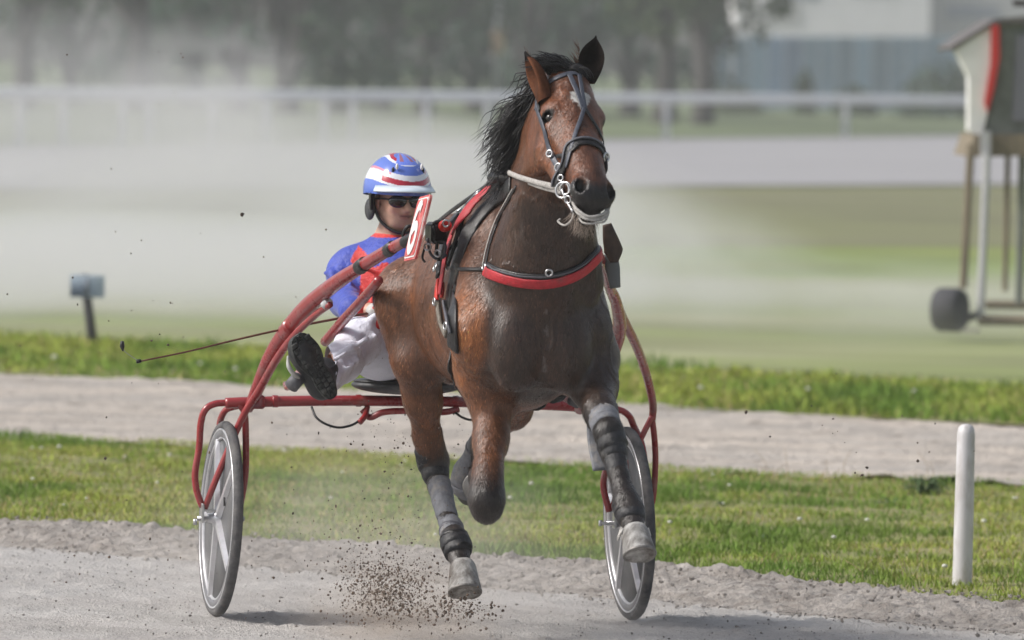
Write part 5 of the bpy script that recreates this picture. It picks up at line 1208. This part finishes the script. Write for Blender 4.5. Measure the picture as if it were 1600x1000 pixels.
# small notice sign on a leaning stake
sb = G(150, 548); st = W(131, 428, sb[1]); sg = thing('notice_sign', 'small pale blue grey sign board on a leaning dark stake at the left grass strip', 'sign', tuple(sb))
V, F = tube([np.array([0, 0, -.1]), st - sb], [.035, .032], 8, 0); mesh('stake', V, F, mat('dark_stake', (.07, .07, .075), .8, noise=.3), sg)
cc = W(137, 447, sb[1]) - sb; V, F = box(cc + [0, -.045, 0], (.235, .02, .155), 0, .004); mesh('sign_board', V, F, mat('pale_sign', (.44, .52, .60), .6, noise=.1), sg)
V, F = box(cc + [0, -.058, 0], (.02, .006, .11), 0, 0); mesh('sign_mark', V, F, mat('sign_mark', (.20, .22, .26), .6), sg)
# rail fence
M_rail = mat('white_rail', (.80, .81, .81), .6, noise=.06)
fa, fb = G(-150, 240), G(1750, 211)
def fence(px_posts, off, nm, lab, e, dz=0, hR=1.18):
    xs = [];
    P = []
    for px in px_posts:
        py = 237 + (213 - 237) * (px / 1600); g_ = G(px, py); P.append(g_ + [0, off, 0])
    th_ = thing(nm, lab, 'fence', tuple(P[0])); O = P[0]
    for p in P:
        V, F = box((0, 0, 0), (.17, .13, hR), 0, .02); V = V + (p - O) + [0, 0, hR / 2 + .05]; mesh('post', V, F, M_rail, th_)
    V, F = tube([q - O + [0, 0, hR] for q in P], .14, 10, 1); mesh('top_rail', V, F, M_rail, th_)
    return th_
fence([-260, -110, 30, 98, 190, 232, 330, 415, 505, 550, 665, 760, 1040, 1320, 1600, 1890], 0, 'rail_fence', 'long white running rail on posts beyond the far track', 0, hR=1.22)
# judges' tower on legs, with a wheel
TY = 62.0
def T(px, py, dy=0.0): return W(px, py, TY + dy)
tb = G(1545, 520); tw = thing('judges_tower', 'pale raised wooden judges tower on legs at the right edge of the field', 'tower', (tb[0], TY, 0)); TO = np.array([tb[0], TY, 0])
def tm(name, VF, m): return mesh(name, VF[0] - TO, VF[1], m, tw, smooth='wheel' in name)
def prism(pts, dy0, dy1):
    A = [T(x, y, dy0) for x, y in pts]; k = T(pts[0][0], pts[0][1], dy0); B = [a + np.array([0, dy1 - dy0, 0]) for a in A]; n = len(A)
    return np.array(A + B), [tuple(range(n)), tuple(range(n, 2 * n))[::-1]] + [(i, i + n, (i + 1) % n + n, (i + 1) % n) for i in range(n)]
M_pw = mat('tower_pale_wall', (.78, .78, .77), .7, noise=.1, nscale=3); M_pg = mat('tower_grey_green_wall', (.16, .175, .16), .8, noise=.25, nscale=4, bump=.3); M_pr = mat('tower_red_trim', (.55, .035, .03), .5)
M_pwood = mat('weathered_wood', (.20, .165, .12), .85, noise=.3, nscale=6, stretch=(1, 1, .2)); M_pl = mat('pale_post', (.45, .45, .47), .6, noise=.15)
tm('side_wall', prism([(1493, 78), (1553, 36), (1556, 90), (1542, 180), (1534, 215), (1514, 205), (1514, 120)], -.03, .35), M_pw)
tm('red_trim', prism([(1549, 40), (1561, 38), (1562, 90), (1553, 140), (1543, 175), (1538, 160), (1548, 100)], -.06, .0), M_pr)
tm('front_wall', prism([(1562, 35), (1700, 35), (1700, 208), (1538, 210), (1546, 175), (1556, 130), (1562, 90)], .0, 1.9), M_pg)
tm('window', prism([(1588, 55), (1690, 55), (1690, 190), (1582, 190)], -.03, .0), mat('dull_window', (.17, .17, .20), .75))
tm('roof', prism([(1484, 74), (1556, 29), (1640, 22), (1760, 18), (1760, 34), (1558, 37), (1487, 79)], -.05, 1.9), mat('grey_roof', (.13, .12, .12), .8, noise=.2, nscale=3))
tm('roof_cap', prism([(1582, 0), (1700, -2), (1700, 9), (1584, 10)], -.12, -.06), mat('dark_cap', (.05, .04, .04), .8))
tm('deck_beam', prism([(1524, 210), (1700, 210), (1700, 243), (1512, 245)], -.1, 1.9), M_pwood)
tm('deck_post', prism([(1533, 205), (1548, 205), (1548, 245), (1533, 245)], -.2, -.11), M_pl)
for (x0, x1, y0, y1, dy, w_, m_) in ((1517, 1505, 225, 450, -.05, .030, M_pwood), (1542, 1532, 240, 497, -.25, .030, M_pl), (1598, 1592, 240, 475, .4, .03, M_pg), (1690, 1688, 240, 500, -.2, .03, M_pl), (1575, 1570, 240, 455, 1.8, .022, M_pwood)):
    tm('tower_leg', tube([T(x0, y0, dy), T(x1, y1, dy)], w_, 8, 0), m_)
tm('base_beam', tube([T(1528, 500, -.25), T(1700, 502, -.25)], .04, 8, 0), M_pwood); tm('base_beam', tube([T(1540, 476, .8), T(1700, 478, .8)], .035, 8, 0), M_pwood)
tm('axle_beam', tube([T(1490, 508, -.35), T(1534, 488, -.1)], .03, 8, 0), mat('dark_iron', (.05, .05, .05), .6))
wc = T(1484, 484, -.35); wz = .165
VF = lathe([(.10, -.10), (.145, -.105), (.165, -.075), (.165, .075), (.145, .105), (.10, .10)], 32, (wc[0], wc[1], wc[2]), (1, -.45, 0)); tm('wheel', VF, mat('dusty_black_tyre', (.055, .055, .062), .8, noise=.2))
VF = lathe([(0, -.06), (.098, -.06), (.098, .06), (0, .06)], 24, wc - [.02, -.01, 0], (1, -.45, 0)); tm('wheel_hub', VF, mat('pale_hub', (.22, .22, .21), .6))
# ------------------------------------------------------------------ buildings and fence far behind
M_wall = mat('white_render_wall', (.80, .78, .80), .8, noise=.06, nscale=.6); M_wall2 = mat('grey_render_wall', (.50, .49, .49), .8, noise=.08, nscale=.6)
def building(nm, lab, px0, px1, ytop, ybot, Y, dep, m, wins=(), roofm=None):
    a, b = W(px0, ytop, Y), W(px1, ytop, Y); h = a[2]; wd = b[0] - a[0]; cx = (a[0] + b[0]) / 2; bl = thing(nm, lab, 'building', (cx, Y, 0))
    V, F = box((0, dep / 2, h / 2), (wd, dep, h)); mesh('wall', V, F, m, bl, False)
    V, F = box((0, dep / 2, h + .15), (wd + .6, dep + .6, .3)); mesh('roof', V, F, roofm or M_wall2, bl, False)
    for (x0, x1, y0, y1, mm) in wins:
        p, q = W(x0, y0, Y) - [cx, Y, 0], W(x1, y1, Y) - [cx, Y, 0]; V, F = box(((p[0] + q[0]) / 2, -.03, (p[2] + q[2]) / 2), (q[0] - p[0], .10, abs(p[2] - q[2]))); mesh('window', V, F, mm, bl, False)
    return bl
M_win = mat('dull_pane', (.30, .32, .38), .3)
building('white_building', 'long white rendered building seen dimly behind the blue panel fence', 1150, 1456, -70, 150, 470, 12, M_wall, [(1180, 1250, 5, 38, M_wall2), (1205, 1280, -30, 0, M_win), (1330, 1400, -40, -8, M_win)])
building('grey_building', 'lower grey building beside the white one, partly behind the judges tower', 1458, 1640, -60, 150, 474, 12, M_wall2, [(1480, 1560, 8, 30, M_win)])
# corrugated blue-grey screen fence
bf = thing('panel_fence', 'tall blue grey corrugated panel fence in front of the white building', 'fence', (0, 440, 0)); r3 = np.random.default_rng(3)
pxs = np.linspace(1118, 1500, 15)
for i in range(14):
    a, b = W(pxs[i], 57, 440), W(pxs[i + 1] - 1, 57, 440); n_ = 14; h = a[2]; V = []; F = []
    for j in range(n_ * 2 + 1):
        x = a[0] + (b[0] - a[0]) * j / (n_ * 2); dy = .10 * (j % 2); V += [(x, dy, .05), (x, dy, h), (x, dy + .05, .05), (x, dy + .05, h)]
    for j in range(n_ * 2): k = j * 4; F += [(k, k + 4, k + 5, k + 1), (k + 2, k + 3, k + 7, k + 6), (k + 1, k + 5, k + 7, k + 3)]
    sh_ = r3.uniform(.75, 1.15); mesh('panel', V, F, mat('blue_grey_panel', (.38 * sh_, .52 * sh_, .62 * sh_ + (.05 if i in (3, 4) else 0)), .6, noise=.12, nscale=2), bf, False)
# utility pole
pb_ = W(778, 60, 330); po2 = thing('utility_pole', 'thin pale utility pole with a small orange box behind the horse', 'pole', (pb_[0], 330, 0)); V, F = tube([(0, 0, 0), (0, 0, 9)], [.16, .12], 8, 0); mesh('pole_shaft', V, F, mat('pale_pole', (.42, .44, .46), .8), po2)
V, F = box((0, -.25, W(778, 66, 330)[2]), (.5, .3, .9), 0, .03); mesh('junction_box', V, F, mat('orange_box', (.52, .36, .20), .7), po2)
# ------------------------------------------------------------------ trees
M_leafs = [mat('tree_leaves', rough=.7, attr='leaf', spec=.2) ]
M_bark = mat('bark', (.075, .068, .066), .9, noise=.3, nscale=3)
def make_tree(seed, hgt, cr, base, dark, nl=2400):
    r2 = np.random.default_rng(seed); root = thing('broadleaf_tree', 'x', 'tree', (0, 0, 0), group='trees beyond the white rails')
    g = Geo(); g.add(*tube([(0, 0, -.2), (.05, 0, base * .6), (r2.normal(0, .3), 0, base + .5), (r2.normal(0, .5), 0, hgt * .8)], [.48, .38, .30, .08], 9, 4))
    cl = []
    for k in range(11):
        a = r2.uniform(0, 6.28); z0 = base * r2.uniform(.7, 1.4); e = np.array([math.cos(a) * cr * r2.uniform(.4, .85), math.sin(a) * cr * r2.uniform(.4, .85), z0 + (hgt - z0) * r2.uniform(.15, .85)]); g.add(*tube([(0, 0, z0), e * [.45, .45, 1] * [1, 1, .8], e], [.16, .10, .03], 6, 3)); cl.append(e)
    g.obj('trunk', M_bark, root)
    cl = np.array(cl + [np.array([r2.normal(0, cr * .4), r2.normal(0, cr * .4), r2.uniform(base, hgt * .95)]) for _ in range(26)]); ci = r2.integers(0, len(cl), nl); rad = r2.uniform(.5, 1.2, len(cl)) * cr * .30
    d = r2.normal(0, 1, (nl, 3)); d /= np.linalg.norm(d, axis=1)[:, None]; p = cl[ci] + d * (rad[ci] * r2.uniform(.3, 1, nl) ** .5)[:, None]; p[:, 2] = np.maximum(p[:, 2], base * .55)
    u = r2.normal(0, 1, (nl, 3)); u /= np.linalg.norm(u, axis=1)[:, None]; v = np.cross(u, d); v /= np.linalg.norm(v, axis=1)[:, None] + 1e-9; s_ = r2.uniform(.12, .30, nl)[:, None]
    V = np.stack([p - u * s_, p - v * s_ * .6, p + u * s_, p + v * s_ * .6], 1).reshape(-1, 3); F = np.arange(nl * 4).reshape(-1, 4)
    cc = np.array(dark) * (r2.uniform(.6, 1.4, len(cl))[ci])[:, None] * r2.uniform(.8, 1.2, nl)[:, None]
    mesh('crown', V, F, M_leafs[0], root, False, attrs={'leaf': np.repeat(cc, 4, 0)}); return root
protos = [make_tree(1, 11, 4.2, 3.2, (.045, .085, .035)), make_tree(2, 13, 5.0, 1.2, (.035, .075, .045)), make_tree(3, 9, 3.6, 4.0, (.06, .09, .035)), make_tree(4, 12, 4.6, .8, (.05, .085, .05))]
used = [False] * 4
spots = [(-330, 1, 330, 'far left, beyond the frame edge side of the rails'), (-120, 3, 320, ''), (40, 0, 300, ''), (110, 1, 345, ''), (215, 0, 305, ''), (300, 3, 350, ''), (375, 1, 320, ''), (450, 3, 312, ''), (530, 0, 330, ''), (600, 1, 352, ''), (665, 0, 318, ''), (740, 3, 360, ''), (830, 1, 335, ''), (900, 3, 350, ''), (985, 1, 345, ''), (1040, 0, 300, ''), (1100, 2, 296, ''), (1790, 1, 330, ''), (2050, 3, 340, '')]
tl = ['dark tree outside the left end of the rails', 'bushy tree at the outermost left behind dust', 'tree with bare trunk behind the far left rail post', 'dense tree just right of the first bare trunk', 'tree trunk fading in dust above the left rails', 'low branching tree behind the left dust puff', 'dark green tree right of the dust puff', 'green bushy tree above and left of the striped helmet', 'tree with clear trunk directly above the driver helmet', 'dense dark tree right of the helmet', 'wide dark trunk tree left of the pole', 'bushy tree behind the utility pole', 'dense tree behind the horse mane', 'low bushy tree directly behind the horse ears', 'dense dark tree right of the horse ears', 'tree with dark trunk right of the horse head', 'rightmost tree with dark leaning trunk beside the blue fence', 'dense tree past the judges tower', 'bushy tree farthest right past the tower']
for i, ((px, k, Y, _), lb) in enumerate(zip(spots, tl)):
    if not used[k]: o = protos[k]; used[k] = True
    else:
        o = protos[k].copy(); COL.objects.link(o)
        for ch in protos[k].children: c = ch.copy(); COL.objects.link(c); c.parent = o
    q = W(px, 120, Y); o.location = (q[0], Y, 0); o.rotation_euler = (0, 0, i * 1.7); s_ = .85 + .3 * ((i * 37) % 10) / 10; o.scale = (s_, s_, s_); o['label'] = lb
# shrubs in front of the far fence
def shrub(px, Y, w_, h_, lab, seed, colr=(.05, .085, .04)):
    r2 = np.random.default_rng(seed); q = W(px, 150, Y); n = 1400; d = r2.normal(0, 1, (n, 3)); d /= np.linalg.norm(d, axis=1)[:, None]; d[:, 2] = np.abs(d[:, 2])
    bump_ = 1 + .35 * (fbm(d + seed, 2.2, 2, seed) - .5) * 2; p = d * bump_[:, None] * r2.uniform(.4, 1, n)[:, None] ** .5 * [w_, w_ * .6, h_]
    u = r2.normal(0, 1, (n, 3)); u /= np.linalg.norm(u, axis=1)[:, None]; v = np.cross(u, d); v /= np.linalg.norm(v, axis=1)[:, None] + 1e-9; s_ = r2.uniform(.08, .2, n)[:, None]
    V = np.stack([p - u * s_, p - v * s_ * .6, p + u * s_, p + v * s_ * .6], 1).reshape(-1, 3); V[:, 2] = np.maximum(V[:, 2], 0)
    o = mesh('shrub', V, np.arange(n * 4).reshape(-1, 4), M_leafs[0], None, False, attrs={'leaf': np.repeat(np.array(colr) * r2.uniform(.7, 1.3, n)[:, None], 4, 0)}); o.location = (q[0], Y, 0.05)
    props(o, lab, 'shrub', group='shrubs in front of the blue fence')
shrub(1475, 380, 2.1, 2.6, 'dark round shrub at the right end of the blue fence', 1); shrub(1335, 390, 1.0, 1.3, 'low dark shrub against the middle of the blue fence', 2); shrub(1258, 392, .5, 2.0, 'narrow dark shrub against the blue fence', 3); shrub(1140, 385, 1.6, 1.2, 'pale low shrub under the rightmost tree', 4, (.09, .11, .06))
# ------------------------------------------------------------------ air
V, F = box((0, 240, 8.0), (420, 520, 19.0)); o = mesh('haze', V, F, None, None, False)
hm = bpy.data.materials.new('haze_air'); hm.use_nodes = True; n_ = hm.node_tree.nodes; n_.remove(n_['Principled BSDF']); v_ = n_.new('ShaderNodeVolumePrincipled'); v_.inputs['Color'].default_value = (.90, .92, .95, 1); v_.inputs['Density'].default_value = .0005; hm.node_tree.links.new(v_.outputs[0], n_['Material Output'].inputs['Volume'])
o.data.materials.append(hm); props(o, 'pale dusty air over the whole racecourse', 'haze', kind='stuff')
